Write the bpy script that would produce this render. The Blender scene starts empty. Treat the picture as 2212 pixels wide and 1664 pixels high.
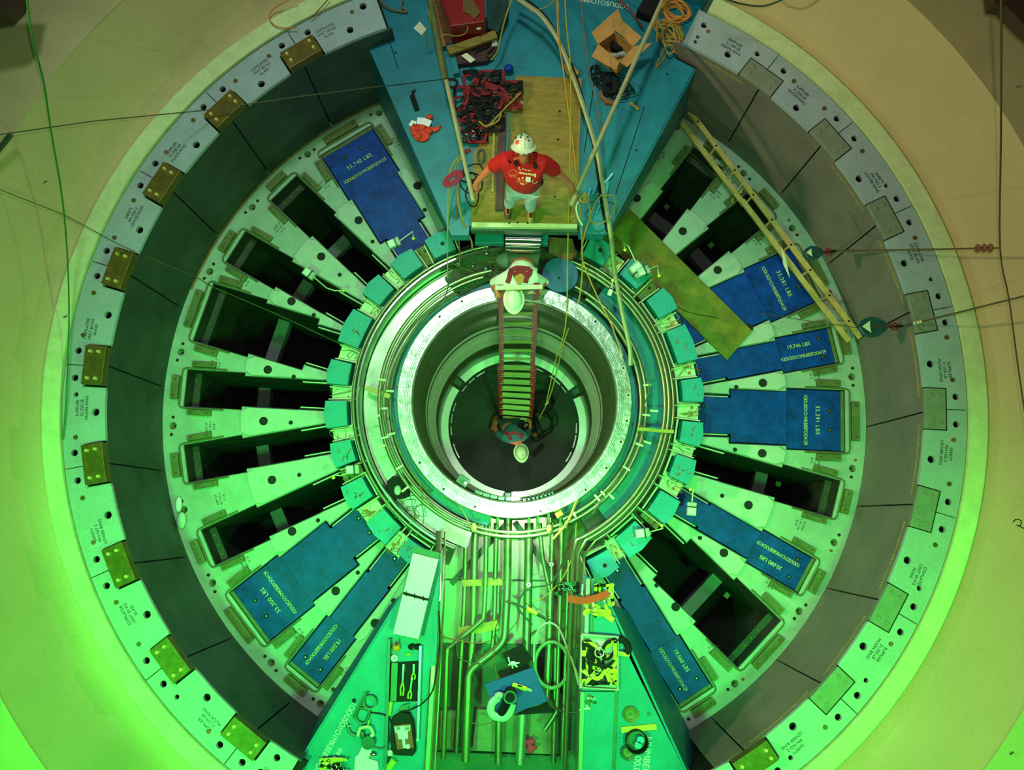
import bpy, bmesh, math, random
from mathutils import Vector, Matrix
from mathutils.geometry import tessellate_polygon

# ---------------------------------------------------------------- camera
SC = bpy.context.scene
COL = SC.collection
F_PX = 1823.1
PITCH = 0.135166
CAM = Vector((-0.0358, -1.478, 11.1277))
cd = bpy.data.cameras.new('camera')
cam = bpy.data.objects.new('camera', cd)
COL.objects.link(cam)
cd.sensor_width = 36.0
cd.lens = F_PX / 2212 * 36.0
cd.clip_end = 200
cam.location = CAM
cam.rotation_euler = (PITCH, 0, 0)
SC.camera = cam

# ---------------------------------------------------------------- world and lights
SC.view_settings.view_transform = 'Standard'
SC.view_settings.look = 'None'
SC.view_settings.gamma = 1.0
SC.view_settings.use_curve_mapping = False
SC.view_settings.exposure = -0.1
w = bpy.data.worlds.new('hall')
SC.world = w
w.use_nodes = True
w.node_tree.nodes['Background'].inputs[0].default_value = (0.30, 0.72, 0.34, 1)
w.node_tree.nodes['Background'].inputs[1].default_value = 0.08

def lamp(name, kind, loc, target, power, color, size=1.0, spot=1.2, blend=0.5, size_y=None):
    ld = bpy.data.lights.new(name, kind)
    ld.energy = power
    ld.color = color
    if kind == 'AREA':
        ld.shape = 'DISK' if size_y is None else 'RECTANGLE'
        ld.size = size
        if size_y: ld.size_y = size_y
    elif kind in ('POINT', 'SPOT'):
        ld.shadow_soft_size = size
        if kind == 'SPOT':
            ld.spot_size = spot; ld.spot_blend = blend
    o = bpy.data.objects.new(name, ld)
    COL.objects.link(o)
    o.location = loc
    d = Vector(target) - Vector(loc)
    o.rotation_euler = d.to_track_quat('-Z', 'Y').to_euler()
    return o
# green discharge lamps at the south end of the hall
lamp('hall_lamp_south', 'SPOT', (-3.6, -4.8, 13.0), (-1.0, -3.6, -1), 9000, (0.03, 1.0, 0.11), 0.5, 1.10, 1.0)
lamp('hall_lamp_south', 'SPOT', (3.2, -4.8, 13.0), (0.6, -3.6, -1), 7200, (0.03, 1.0, 0.11), 0.5, 1.10, 1.0)
lamp('added_corner_spot', 'SPOT', (-6.6, -6.2, 13.0), (-7.0, -4.6, 0), 4200, (0.06, 1.0, 0.02), 0.5, 0.85, 1.0)  # added spot, brightens the lower left floor corner and ledge
lamp('added_corner_spot', 'SPOT', (7.0, -7.0, 13.0), (7.2, -5.2, 0), 3600, (0.10, 1.0, 0.02), 0.5, 0.75, 1.0)  # added spot, brightens the lower right floor corner
lamp('hall_lamp_east', 'SPOT', (8.0, -5.5, 9.0), (-6.3, -3.6, 0.0), 4600, (0.10, 1.0, 0.02), 0.4, 1.1, 1.0)
lamp('hall_lamp_south_west', 'SPOT', (-3.5, -6.5, 12.5), (6.0, -5.6, 0.0), 2600, (0.08, 1.0, 0.04), 0.4, 0.75, 0.9)
# cooler lamp at the north end
lamp('hall_lamp_north', 'SPOT', (-1.5, 5.5, 14.5), (-1.2, 1.6, 0), 3400, (0.76, 1.0, 0.86), 0.7, 0.98, 0.8)
# warm work light on the west side, shining low across the pit
lamp('work_light_west', 'SPOT', (-9.5, 1.5, 7.5), (6.5, 0.5, 1.0), 3300, (1.0, 0.87, 0.52), 0.35, 1.05, 0.6)
# photographer's flash beside the camera
lamp('flash', 'POINT', (0.12, -1.2, 11.3), (0, 0, 0), 750, (1.0, 0.90, 0.88), 0.05)
# flood lamp clamped on the south rim of the bore
lamp('rim_lamp', 'POINT', (0.02, -1.62, -0.95), (0, 0, 0), 150, (0.66, 1.0, 0.68), 0.06)
# added light low inside the bore, put in to brighten its steel bands
lamp('added_bore_light', 'POINT', (0.02, -1.30, -4.75), (0, 0, 0), 70, (0.60, 1.0, 0.60), 0.05)

# ---------------------------------------------------------------- helpers
def P(x, y, z):
    """world point at height z under photo pixel (x, y), from the surveyed camera"""
    u = (x - 1106) / F_PX; v = -(y - 832) / F_PX
    c, s = math.cos(PITCH), math.sin(PITCH)
    d = Vector((u, c * v + s, s * v - c))
    return CAM + d * ((z - CAM.z) / d.z)
def P2(x, y, z):
    p = P(x, y, z); return (p.x, p.y)
def pol(r, a):
    a = math.radians(a); return (r * math.cos(a), r * math.sin(a))
def polv(r, a, z):
    x, y = pol(r, a); return Vector((x, y, z))

MATS = {}
def mat(name, color, rough=0.6, metal=0.0, var=0.12, scale=6.0, bump=0.0, spec=0.5, color2=None, streak=None, emit=0.0, coat=0.0, fine=0.0):
    if name in MATS: return MATS[name]
    m = bpy.data.materials.new(name); m.use_nodes = True
    nt = m.node_tree; N = nt.nodes; L = nt.links
    b = N['Principled BSDF']
    b.inputs['Roughness'].default_value = rough
    b.inputs['Metallic'].default_value = metal
    b.inputs['Specular IOR Level'].default_value = spec
    if coat: b.inputs['Coat Weight'].default_value = coat
    tc = N.new('ShaderNodeTexCoord')
    src = tc.outputs['Object']
    if streak:
        mp = N.new('ShaderNodeMapping'); mp.inputs['Scale'].default_value = streak
        L.new(src, mp.inputs['Vector']); src = mp.outputs['Vector']
    n = N.new('ShaderNodeTexNoise'); n.inputs['Scale'].default_value = scale
    n.inputs['Detail'].default_value = 6.0
    n.inputs['Roughness'].default_value = 0.6
    L.new(src, n.inputs['Vector'])
    r = N.new('ShaderNodeValToRGB')
    c1 = Vector(color)
    if color2 is None:
        lo = c1 * (1 - var); hi = c1 * (1 + var)
    else:
        lo = Vector(color2); hi = c1
    r.color_ramp.elements[0].position = 0.34; r.color_ramp.elements[1].position = 0.66
    r.color_ramp.elements[0].color = (*lo, 1); r.color_ramp.elements[1].color = (*[min(1, v) for v in hi], 1)
    L.new(n.outputs['Fac'], r.inputs['Fac'])
    out = r.outputs['Color']
    if fine:
        n2 = N.new('ShaderNodeTexNoise'); n2.inputs['Scale'].default_value = 60; n2.inputs['Detail'].default_value = 3
        L.new(tc.outputs['Object'], n2.inputs['Vector'])
        mx = N.new('ShaderNodeMix'); mx.data_type = 'RGBA'; mx.blend_type = 'OVERLAY'; mx.inputs['Factor'].default_value = fine
        L.new(out, mx.inputs['A']); L.new(n2.outputs['Fac'], mx.inputs['B']); out = mx.outputs['Result']
    L.new(out, b.inputs['Base Color'])
    if emit:
        b.inputs['Emission Color'].default_value = (*color, 1); b.inputs['Emission Strength'].default_value = emit
    if bump:
        bp = N.new('ShaderNodeBump'); bp.inputs['Strength'].default_value = bump; bp.inputs['Distance'].default_value = 0.02
        L.new(n.outputs['Fac'], bp.inputs['Height']); L.new(bp.outputs['Normal'], b.inputs['Normal'])
    MATS[name] = m
    return m

class MB:
    """collects shapes (world coordinates) for ONE mesh"""
    def __init__(s): s.v = []; s.f = []
    def add(s, vs, fs):
        n = len(s.v); s.v += [tuple(v) for v in vs]; s.f += [tuple(i + n for i in f) for f in fs]; return s
    def prism(s, poly, z0, z1, holes=()):
        """poly: 2D points; z0 bottom, z1 top; z1/z0 may be functions of (x, y)"""
        loops = [list(poly)] + [list(h) for h in holes]
        flat = [p for l in loops for p in l]
        f0 = z0 if callable(z0) else (lambda x, y: z0); f1 = z1 if callable(z1) else (lambda x, y: z1)
        if len(loops) == 1 and len(poly) <= 4: tris = [tuple(range(len(poly)))]
        else: tris = tessellate_polygon([[Vector((p[0], p[1], 0)) for p in l] for l in loops])
        n = len(flat)
        def area(t): return sum(flat[t[i]][0] * flat[t[(i + 1) % len(t)]][1] - flat[t[(i + 1) % len(t)]][0] * flat[t[i]][1] for i in range(len(t)))
        vs = [(x, y, f1(x, y)) for x, y in flat] + [(x, y, f0(x, y)) for x, y in flat]
        fs = []
        for t in tris:
            t = tuple(t) if area(t) > 0 else tuple(reversed(t))
            fs.append(t); fs.append(tuple(i + n for i in reversed(t)))
        k = 0
        for li, l in enumerate(loops):
            m = len(l)
            A = sum(l[i][0] * l[(i + 1) % m][1] - l[(i + 1) % m][0] * l[i][1] for i in range(m))
            flip = (A < 0) != (li > 0)
            for i in range(m):
                a, b = k + i, k + (i + 1) % m
                q = (a, a + n, b + n, b)
                fs.append(tuple(reversed(q)) if flip else q)
            k += m
        return s.add(vs, fs)
    def box(s, c, size, rz=0.0, R=None):
        hx, hy, hz = size[0] / 2, size[1] / 2, size[2] / 2
        M = R if R is not None else Matrix.Rotation(rz, 3, 'Z')
        vs = [Vector(c) + M @ Vector((x * hx, y * hy, z * hz)) for z in (-1, 1) for x, y in ((-1, -1), (1, -1), (1, 1), (-1, 1))]
        return s.add(vs, [(3, 2, 1, 0), (4, 5, 6, 7), (0, 1, 5, 4), (1, 2, 6, 5), (2, 3, 7, 6), (3, 0, 4, 7)])
    def bar(s, a, b, wd, th, up=(0, 0, 1)):
        a, b = Vector(a), Vector(b); d = (b - a); L = d.length; d.normalize()
        y = Vector(up).cross(d).normalized(); z = d.cross(y)
        R = Matrix((d, y, z)).transposed()
        return s.box((a + b) / 2, (L, wd, th), R=R)
    def cyl(s, a, b, r0, r1=None, n=16, caps=True):
        if r1 is None: r1 = r0
        a, b = Vector(a), Vector(b); d = (b - a).normalized()
        u = d.orthogonal().normalized(); v = d.cross(u)
        vs = []
        for c, r in ((a, r0), (b, r1)):
            vs += [c + (u * math.cos(2 * math.pi * i / n) + v * math.sin(2 * math.pi * i / n)) * r for i in range(n)]
        fs = [(i, (i + 1) % n, (i + 1) % n + n, i + n) for i in range(n)]
        if caps: fs += [tuple(reversed(range(n))), tuple(range(n, 2 * n))]
        return s.add(vs, fs)
    def disc(s, x, y, z0, z1, r, n=20): return s.cyl((x, y, z0), (x, y, z1), r, n=n)
    def tube(s, pts, r, n=8, closed=False, rx=None):
        """tube through points; rx = (half width, half thickness) gives a flat strap"""
        pts = [Vector(p) for p in pts]; N = len(pts)
        if N < 2: return s
        vs = []; fs = []
        prev = None
        for i, p in enumerate(pts):
            a = pts[(i - 1) % N] if (closed or i) else pts[0]
            b = pts[(i + 1) % N] if (closed or i < N - 1) else pts[-1]
            t = (b - a)
            if t.length < 1e-9: t = Vector((1, 0, 0))
            t.normalize()
            if rx:
                u = t.cross(Vector((0, 0, 1)))
                if u.length < 1e-3: u = prev or Vector((1, 0, 0))
                u.normalize()
            else:
                u = (prev - t * prev.dot(t)) if prev else t.orthogonal()
                if u.length < 1e-6: u = t.orthogonal()
                u.normalize()
            prev = u; w2 = t.cross(u)
            for k in range(n):
                th = 2 * math.pi * (k + (0.5 if rx else 0)) / n
                if rx: vs.append(p + u * (rx[0] * max(-1, min(1, 1.42 * math.cos(th)))) + w2 * (rx[1] * max(-1, min(1, 1.42 * math.sin(th)))))
                else: vs.append(p + u * (math.cos(th) * r) + w2 * (math.sin(th) * r))
        m = N if closed else N - 1
        for i in range(m):
            for k in range(n):
                a = i * n + k; b = i * n + (k + 1) % n; c = ((i + 1) % N) * n + (k + 1) % n; d = ((i + 1) % N) * n + k
                fs.append((a, b, c, d))
        if not closed:
            fs.append(tuple(reversed(range(n)))); fs.append(tuple(range((N - 1) * n, N * n)))
        return s.add(vs, fs)
    def sweep(s, prof, a0, a1, seg=None, center=(0, 0)):
        """revolve a closed (r, z) profile about the vertical axis from a0 to a1 degrees"""
        full = abs(a1 - a0) >= 359.9
        seg = seg or max(3, int(abs(a1 - a0) / 2.5))
        m = len(prof); cnt = seg if full else seg + 1
        vs = []
        for i in range(cnt):
            a = math.radians(a0 + (a1 - a0) * i / seg)
            vs += [(center[0] + r * math.cos(a), center[1] + r * math.sin(a), z) for r, z in prof]
        fs = []
        A = sum(prof[k][0] * prof[(k + 1) % m][1] - prof[(k + 1) % m][0] * prof[k][1] for k in range(m))
        for i in range(seg):
            j = (i + 1) % cnt
            for k in range(m):
                k2 = (k + 1) % m
                q = (i * m + k, j * m + k, j * m + k2, i * m + k2)
                fs.append(q if A > 0 else tuple(reversed(q)))
        if not full:
            e0 = tuple(range(m)); e1 = tuple((cnt - 1) * m + k for k in range(m))
            fs.append(e0 if A > 0 else tuple(reversed(e0)))
            fs.append(tuple(reversed(e1)) if A > 0 else e1)
        return s.add(vs, fs)
    def ball(s, c, r, nu=14, nv=8, half=False, R=None):
        c = Vector(c); rr = Vector(r) if hasattr(r, '__len__') else Vector((r, r, r))
        vs = []; top = 90; bot = 0 if half else -90
        for j in range(nv + 1):
            t = math.radians(bot + (top - bot) * j / nv)
            for i in range(nu):
                p = 2 * math.pi * i / nu
                q = Vector((rr.x * math.cos(t) * math.cos(p), rr.y * math.cos(t) * math.sin(p), rr.z * math.sin(t)))
                vs.append(c + (R @ q if R is not None else q))
        fs = [(j * nu + i, j * nu + (i + 1) % nu, (j + 1) * nu + (i + 1) % nu, (j + 1) * nu + i) for j in range(nv) for i in range(nu)]
        if half: fs.append(tuple(reversed(range(nu))))
        return s.add(vs, fs)
    def build(s, name, m, parent=None, smooth=False, origin=None, bevel=0.0):
        vs = [Vector(v) for v in s.v]
        if origin is None:
            xs = [v.x for v in vs]; ys = [v.y for v in vs]; zs = [v.z for v in vs]
            origin = Vector(((min(xs) + max(xs)) / 2, (min(ys) + max(ys)) / 2, min(zs)))
        origin = Vector(origin)
        me = bpy.data.meshes.new(name)
        me.from_pydata([tuple(v - origin) for v in vs], [], s.f)
        bm = bmesh.new(); bm.from_mesh(me)
        bmesh.ops.remove_doubles(bm, verts=bm.verts, dist=1e-6)
        if smooth:
            for f in bm.faces: f.smooth = True
            for e in bm.edges:
                if len(e.link_faces) == 2 and e.calc_face_angle(0) > 0.7: e.smooth = False
        bm.to_mesh(me); bm.free()
        me.materials.append(m)
        o = bpy.data.objects.new(name, me)
        COL.objects.link(o)
        o.location = origin
        if parent:
            o.parent = parent
            o.location = origin - world_loc(parent)
        if bevel:
            bv = o.modifiers.new('bevel', 'BEVEL'); bv.width = bevel; bv.segments = 2; bv.limit_method = 'ANGLE'
        return o

def world_loc(o):
    l = Vector(o.location)
    while o.parent: o = o.parent; l = l + Vector(o.location)
    return l
def tag(o, label=None, cat=None, group=None, kind=None):
    if label: o['label'] = label
    if cat: o['category'] = cat
    if group: o['group'] = group
    if kind: o['kind'] = kind
    return o
def thing(name, loc, label, cat, group=None):
    o = bpy.data.objects.new(name, None); COL.objects.link(o)
    o.empty_display_size = 0.1
    o.location = loc
    return tag(o, label, cat, group)
def struct(name, mb, m, smooth=False):
    return tag(mb.build(name, m, smooth=smooth), kind='structure')
def text(name, s, size, pos, ang, m, parent, ext=0.002, spacing=1.0, width=1.0):
    cu = bpy.data.curves.new(name, 'FONT'); cu.body = s; cu.size = size; cu.extrude = ext
    cu.align_x = 'CENTER'; cu.align_y = 'CENTER'; cu.space_character = spacing
    tmp = bpy.data.objects.new(name, cu)
    COL.objects.link(tmp)
    bpy.context.view_layer.update()
    me = bpy.data.meshes.new_from_object(tmp.evaluated_get(bpy.context.evaluated_depsgraph_get()))
    COL.objects.unlink(tmp); bpy.data.objects.remove(tmp)
    me.name = name
    me.materials.clear(); me.materials.append(m)
    o = bpy.data.objects.new(name, me); COL.objects.link(o)
    o.parent = parent
    o.location = Vector(pos) - world_loc(parent)
    o.rotation_euler = (0, 0, ang)
    o.scale = (width, 1, 1)
    return o
def smooth_path(pts, sub=6, closed=False):
    """Catmull-Rom through points"""
    pts = [Vector(p) for p in pts]; n = len(pts); out = []
    if n < 3 and not closed: return pts
    rng = n if closed else n - 1
    for i in range(rng):
        if closed: p0, p1, p2, p3 = (pts[(i + k - 1) % n] for k in range(4))
        else:
            p1, p2 = pts[i], pts[i + 1]
            p0 = pts[i - 1] if i else p1 * 2 - p2
            p3 = pts[i + 2] if i + 2 < n else p2 * 2 - p1
        for k in range(sub):
            t = k / sub
            out.append(0.5 * ((2 * p1) + (p2 - p0) * t + (2 * p0 - 5 * p1 + 4 * p2 - p3) * t * t + (3 * p1 - p0 - 3 * p2 + p3) * t ** 3))
    if not closed: out.append(pts[-1])
    return out
def px(pts, z=None):
    return [P(*p) if len(p) == 3 else P(p[0], p[1], z) for p in pts]
def rope(name, pts, r, m, label, cat, z=None, group=None, sub=6, n=6, parent=None):
    mb = MB().tube(smooth_path(px(pts, z), sub), r, n)
    o = mb.build(name, m, parent, smooth=True)
    if parent is None: tag(o, label, cat, group)
    return o
def circle(cx, cy, r, n=16): return [(cx + r * math.cos(2 * math.pi * i / n), cy + r * math.sin(2 * math.pi * i / n)) for i in range(n)]
def rect(cx, cy, ang, x0, x1, y0, y1):
    """rectangle in a frame whose x axis points along ang (degrees) from (cx, cy)"""
    a = math.radians(ang); c, s = math.cos(a), math.sin(a)
    return [(cx + c * x - s * y, cy + s * x + c * y) for x, y in ((x0, y0), (x1, y0), (x1, y1), (x0, y1))]
def radial(ang, x, y, z):
    a = math.radians(ang); c, s = math.cos(a), math.sin(a)
    return Vector((c * x - s * y, s * x + c * y, z))

# ---------------------------------------------------------------- materials
M_WALL = mat('cream_wall_paint', (0.54, 0.43, 0.20), 0.75, var=0.06, scale=0.8, bump=0.1, fine=0.25)
M_LEDGE = mat('pale_concrete', (0.60, 0.74, 0.34), 0.8, var=0.10, scale=5, bump=0.25, fine=0.4)
M_FLOOR = mat('hall_floor_paint', (0.56, 0.47, 0.22), 0.7, var=0.08, scale=1.2, fine=0.3)
M_RING = mat('grey_plate_paint', (0.34, 0.44, 0.43), 0.5, var=0.07, scale=2.5, fine=0.3)
M_WEST = mat('shaded_wall_steel', (0.042, 0.062, 0.048), 0.6, var=0.22, scale=2.2, fine=0.4)  # west pit wall: its shade is put into this darker base colour
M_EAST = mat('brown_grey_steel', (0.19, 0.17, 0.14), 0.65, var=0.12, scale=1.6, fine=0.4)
M_DISC = mat('white_plate_paint', (0.36, 0.44, 0.36), 0.5, var=0.10, scale=4, fine=0.3)
M_SHIM = mat('pale_sheet_paint', (0.50, 0.53, 0.46), 0.5, var=0.06, scale=5, fine=0.3)
M_CYAN = mat('turquoise_paint', (0.004, 0.20, 0.265), 0.45, var=0.16, scale=3, fine=0.4)
M_PAD = mat('turquoise_pad_paint', (0.02, 0.32, 0.36), 0.5, var=0.06, scale=6, fine=0.35)
M_BLUE = mat('blue_block_paint', (0.0, 0.045, 0.34), 0.45, spec=0.25, var=0.35, scale=5, fine=0.5)
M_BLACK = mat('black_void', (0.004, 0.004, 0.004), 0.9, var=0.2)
M_HOLE = mat('hole_dark', (0.012, 0.011, 0.009), 0.8, var=0.2)
M_BRASS = mat('dull_brass', (0.15, 0.11, 0.012), 0.45, metal=0.4, var=0.25, scale=9)
M_BOLT = mat('flash_lit_bolt', (0.85, 0.68, 0.22), 0.35, metal=0.3, var=0.1)  # flash reflection put into a lighter brass colour
M_OLIVE = mat('olive_steel', (0.13, 0.15, 0.04), 0.55, metal=0.1, var=0.25, scale=8)
M_STEEL = mat('brushed_steel', (0.55, 0.60, 0.50), 0.24, metal=0.92, var=0.18, scale=5, fine=0.3)
M_POLISH = mat('lit_bore_steel', (0.72, 0.80, 0.58), 0.2, metal=0.5, var=0.12, scale=0.6, streak=(0.3, 0.3, 9))  # bright bore bands: reflected light put into a lighter steel colour
M_PIPE = mat('galvanised_pipe', (0.30, 0.34, 0.18), 0.3, metal=0.8, var=0.12, scale=8)
M_CREAM = mat('cream_enamel', (0.66, 0.68, 0.42), 0.45, var=0.08, scale=8)
M_YTEXT = mat('yellow_stencil', (0.70, 0.72, 0.10), 0.6, var=0.1)
M_WTEXT = mat('white_stencil', (0.75, 0.85, 0.60), 0.6, var=0.05)
M_KTEXT = mat('black_stencil', (0.02, 0.03, 0.03), 0.6, var=0.1)
M_RUST = mat('rusty_steel', (0.26, 0.11, 0.04), 0.8, var=0.3, scale=8, fine=0.5)
M_PLY = mat('plywood', (0.27, 0.19, 0.025), 0.7, var=0.2, scale=3, streak=(1, 5, 1), fine=0.5)
M_WOOD = mat('pine_lumber', (0.62, 0.40, 0.13), 0.65, var=0.2, scale=4, fine=0.4)
M_KBLK = mat('black_rubber', (0.008, 0.009, 0.008), 0.75, var=0.2, spec=0.25)
M_RED = mat('red_enamel', (0.28, 0.004, 0.006), 0.35, var=0.15, scale=5)
M_WEBR = mat('red_webbing', (0.24, 0.004, 0.01), 0.7, var=0.2, scale=20)
M_WEBY = mat('yellow_webbing', (0.75, 0.70, 0.04), 0.7, var=0.15, scale=20)
M_ROPE = mat('manila_rope', (0.36, 0.26, 0.05), 0.8, var=0.2, scale=30)
M_WHITE = mat('white_plastic', (0.80, 0.84, 0.76), 0.35, var=0.04)
M_GREY = mat('light_grey_enamel', (0.42, 0.48, 0.38), 0.4, var=0.08)
M_CARD = mat('cardboard', (0.50, 0.26, 0.07), 0.8, var=0.1, scale=6)
M_DKGRN = mat('dark_green_steel', (0.03, 0.10, 0.05), 0.4, var=0.25, scale=4)
M_SHADEBORE = mat('shaded_bore_steel', (0.06, 0.085, 0.03), 0.35, metal=0.5, var=0.3, scale=1.0, streak=(0.6, 0.6, 16))  # same bore steel, unlit parts put in as a darker colour
M_YCORD = mat('yellow_cord', (0.36, 0.32, 0.02), 0.6, var=.15)
M_POLE = mat('pole_paint', (0.36, 0.36, 0.17), 0.5, var=.12, scale=9)
M_CHROME = mat('chrome', (0.75, 0.78, 0.7), 0.12, metal=1.0, var=0.05)
# ================================================================ SETTING
Z_DECK, Z_DISC, Z_PAD = -0.4, -2.25, -1.55
# hall floor around the pit, sloped outer wall, kerb ledge
struct('floor', MB().prism(circle(0, 0, 14.0, 64), 1.15, 1.25, [list(reversed(circle(0, 0, 6.86, 144)))]), M_FLOOR)
struct('wall_outer', MB().sweep([(6.255, -0.02), (6.258, 0.02), (6.33, 0.05), (6.43, 0.14), (6.51, 0.30), (6.57, 0.50), (6.87, 1.249), (7.05, 1.14), (6.62, -0.02)], 100, 295, 120).sweep([(6.262, -0.02), (6.262, 0.03), (6.32, 0.14), (6.87, 1.249), (7.05, 1.14), (6.62, -0.02)], -65, 100, 90), M_WALL, True)
struct('trim_1', MB().sweep([(6.015, -0.25), (6.27, -0.25), (6.262, 0.04), (6.24, 0.06), (6.015, 0.05)], -63.5, 63.0, 90).sweep([(6.015, -0.25), (6.27, -0.25), (6.262, 0.04), (6.24, 0.06), (6.015, 0.05)], 110, 241, 90), M_LEDGE)
struct('trim_2', MB().sweep([(5.47, -0.20), (6.01, -0.20), (6.01, -0.16), (5.47, -0.16)], -65, 64, 90).sweep([(5.47, -0.20), (6.01, -0.20), (6.01, -0.16), (5.47, -0.16)], 109, 241, 90), M_BLACK)  # black sheet under the plates, put in so their holes look shaded

# slanted pit walls: panels separated by open seams
def wall_panels(angs, m, name):
    mb = MB()
    for a0, a1 in zip(angs[:-1], angs[1:]):
        mb.sweep([(5.445, -0.062), (5.465, -0.062), (5.66, -2.24), (5.60, -2.24)], a0 + 0.12, a1 - 0.12, 8)
    return struct(name, mb, m, True)
TIE_W = [122.3, 136.0, 149.7, 163.2, 177.0, 190.4, 204.4, 218.7, 232.6]
TIE_E = [51.8, 38.4, 24.8, 10.6, -2.9, -16.6, -30.7, -43.9, -57.5]
JW = [108.5, 122.9, 136.3, 149.9, 163.5, 176.9, 190.6, 204.9, 219.6, 233.2, 240.5]
JE = [65.5, 51.0, 38.6, 24.4, 11.0, -3.4, -16.4, -30.4, -44.2, -57.9, -62.6][::-1]
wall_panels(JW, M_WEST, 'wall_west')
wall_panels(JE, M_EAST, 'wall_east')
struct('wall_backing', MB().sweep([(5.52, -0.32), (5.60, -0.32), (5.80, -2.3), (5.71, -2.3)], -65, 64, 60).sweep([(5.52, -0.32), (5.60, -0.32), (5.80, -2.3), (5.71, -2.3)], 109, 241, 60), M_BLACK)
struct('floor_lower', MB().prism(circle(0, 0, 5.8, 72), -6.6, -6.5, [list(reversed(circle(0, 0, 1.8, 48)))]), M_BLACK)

# ================================================================ GREY RING PLATES
def arc(r, a0, a1, n): return [pol(r, a0 + (a1 - a0) * i / n) for i in range(n + 1)]
def tie_notch(a, w=0.42, r0=5.40, r1=5.72):
    return rect(0, 0, a, r0, r1, -w / 2, w / 2)
HOLES_W = {}
def ring_plate(a0, a1, holes, label, txt, notch0=True, notch1=True, extra=None):
    """plate between angles a0 < a1; its two ends are notched for the tie plates"""
    hw = 0.285
    def cut(a, side):   # corner of the notch, on this plate's side
        s = 1 if side > 0 else -1
        return [radial(a, 5.44, s * hw, 0).to_2d()[:], radial(a, 5.735, s * hw, 0).to_2d()[:], radial(a, 5.735, s * 0.006, 0).to_2d()[:], radial(a, 6.0, s * 0.006, 0).to_2d()[:]]
    n = max(6, int((a1 - a0)))
    da = math.degrees(hw / 5.44)
    poly = []
    if notch0: poly += cut(a0, 1); o0 = a0 + 0.08
    else: poly += [pol(5.44, a0), pol(6.0, a0)]; o0 = a0
    if notch1: o1 = a1 - 0.08
    else: o1 = a1
    poly += arc(6.0, o0, o1, n)[1:-1]
    if notch1: poly += list(reversed(cut(a1, -1)))
    else: poly += [pol(6.0, a1), pol(5.44, a1)]
    i0 = a0 + (da if notch0 else 0); i1 = a1 - (da if notch1 else 0)
    poly += arc(5.44, i1, i0, n)[1:-1]
    t = thing('ring_plate', polv(5.72, (a0 + a1) / 2, -0.3), label, 'plate', 'grey plates of the outer ring')
    hs = [list(reversed(circle(*pol(r, a), rad, 14))) for a, r, rad, k in holes if k == 'k']
    MB().prism(poly, -0.06, 0.0, hs).build('plate_body', M_RING, t)
    mb = MB()
    for a, r, rad, k in holes:
        if k != 'k': x, y = pol(r, a); MB().disc(x, y, -0.01, 0.006, rad, 12).build('plug', M_RUST if k == 'r' else M_BRASS, t)
    if txt:
        am = txt[0]
        for i, s in enumerate(txt[2]):
            r = txt[1] + 0.062 * (1 - i) * txt[3]
            ang = math.radians(am - 90 if txt[3] > 0 else am + 90)
            text('stencil', s, 0.055, polv(r, am, 0.002), ang, M_KTEXT, t)
    return t
RING_TXT = [('COMLATER', 'UNIT 60 KG', '36,430'), ('SUPPLIER', '31,320 LB', 'MUON RING'), ('SAFETY', 'PIN NO 2', 'LOWER RING')]
def std_holes(a0, a1, seed):
    rnd = random.Random(seed)
    L = a1 - a0
    hs = [(a0 + 1.7, 5.86, 0.045, 'k'), (a1 - 1.9, 5.86, 0.045, 'k'), (a0 + L * 0.5 + rnd.uniform(-.6, .6), 5.56, 0.05, 'k')]
    hs += [(a0 + L * 0.29, 5.83, 0.032, 'k' if rnd.random() < .5 else 'b'), (a1 - L * 0.29, 5.83, 0.032, 'b' if rnd.random() < .5 else 'r')]
    return hs
names_w = ['just left of the turquoise deck at top', 'second from the deck, upper left', 'third from the deck, upper left', 'fourth from the deck, on the left', 'fifth from the deck, far left', 'directly left of the bore, far left', 'lower left, above the bright corner', 'lower left, next to the lowest left tie plates']
for i in range(8):
    a0, a1 = TIE_W[i], TIE_W[i + 1]
    ring_plate(a0, a1, std_holes(a0, a1, i), 'pale grey curved ring plate, ' + ['topmost but one on the left', 'second below the upper left corner', 'third below the upper left corner', 'level with the upper half of the bore, far left', 'the leftmost one, level with the bore', 'just below the leftmost one', 'lower left, two above the bottom one', 'lower left, above the bottom one'][i],
               ((a0 + a1) / 2 + (2.0 if i % 2 else -1.0), 5.74, RING_TXT[i % 3], 1))
for i in range(8):
    a0, a1 = TIE_E[i + 1], TIE_E[i]
    ring_plate(a0, a1, std_holes(a0, a1, 40 + i), 'pale grey curved ring plate, ' + ['topmost but one on the right', 'behind the upper pulley block rope', 'crossed by the upper block rope', 'crossed by the lower block rope', 'right of the widest blue block', 'lower right, two below the lower rope', 'lower right, beside the dark wide slot', 'lower right, above the bottom one'][i],
               ((a0 + a1) / 2 + (-1.5 if i % 2 else 1.0), 5.74, RING_TXT[(i + 1) % 3], 1))
ring_plate(109.4, 122.3, [(111.5, 5.86, 0.05, 'k'), (113.2, 5.84, 0.03, 'b'), (120.0, 5.84, 0.045, 'k'), (114.5, 5.6, 0.05, 'k')], 'pale grey ring plate ending against the turquoise deck, upper left', (117.6, 5.72, RING_TXT[0], 1), False, True)
ring_plate(51.8, 64.2, [(62.6, 5.82, 0.045, 'k'), (61.7, 5.76, 0.03, 'r'), (54.2, 5.84, 0.04, 'k'), (57.6, 5.6, 0.05, 'k'), (62.6, 5.62, 0.028, 'k'), (62.6, 5.54, 0.028, 'k')], 'pale grey ring plate ending beside the coiled orange rope, upper right', (57.6, 5.74, RING_TXT[1], 1), True, False)
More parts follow.
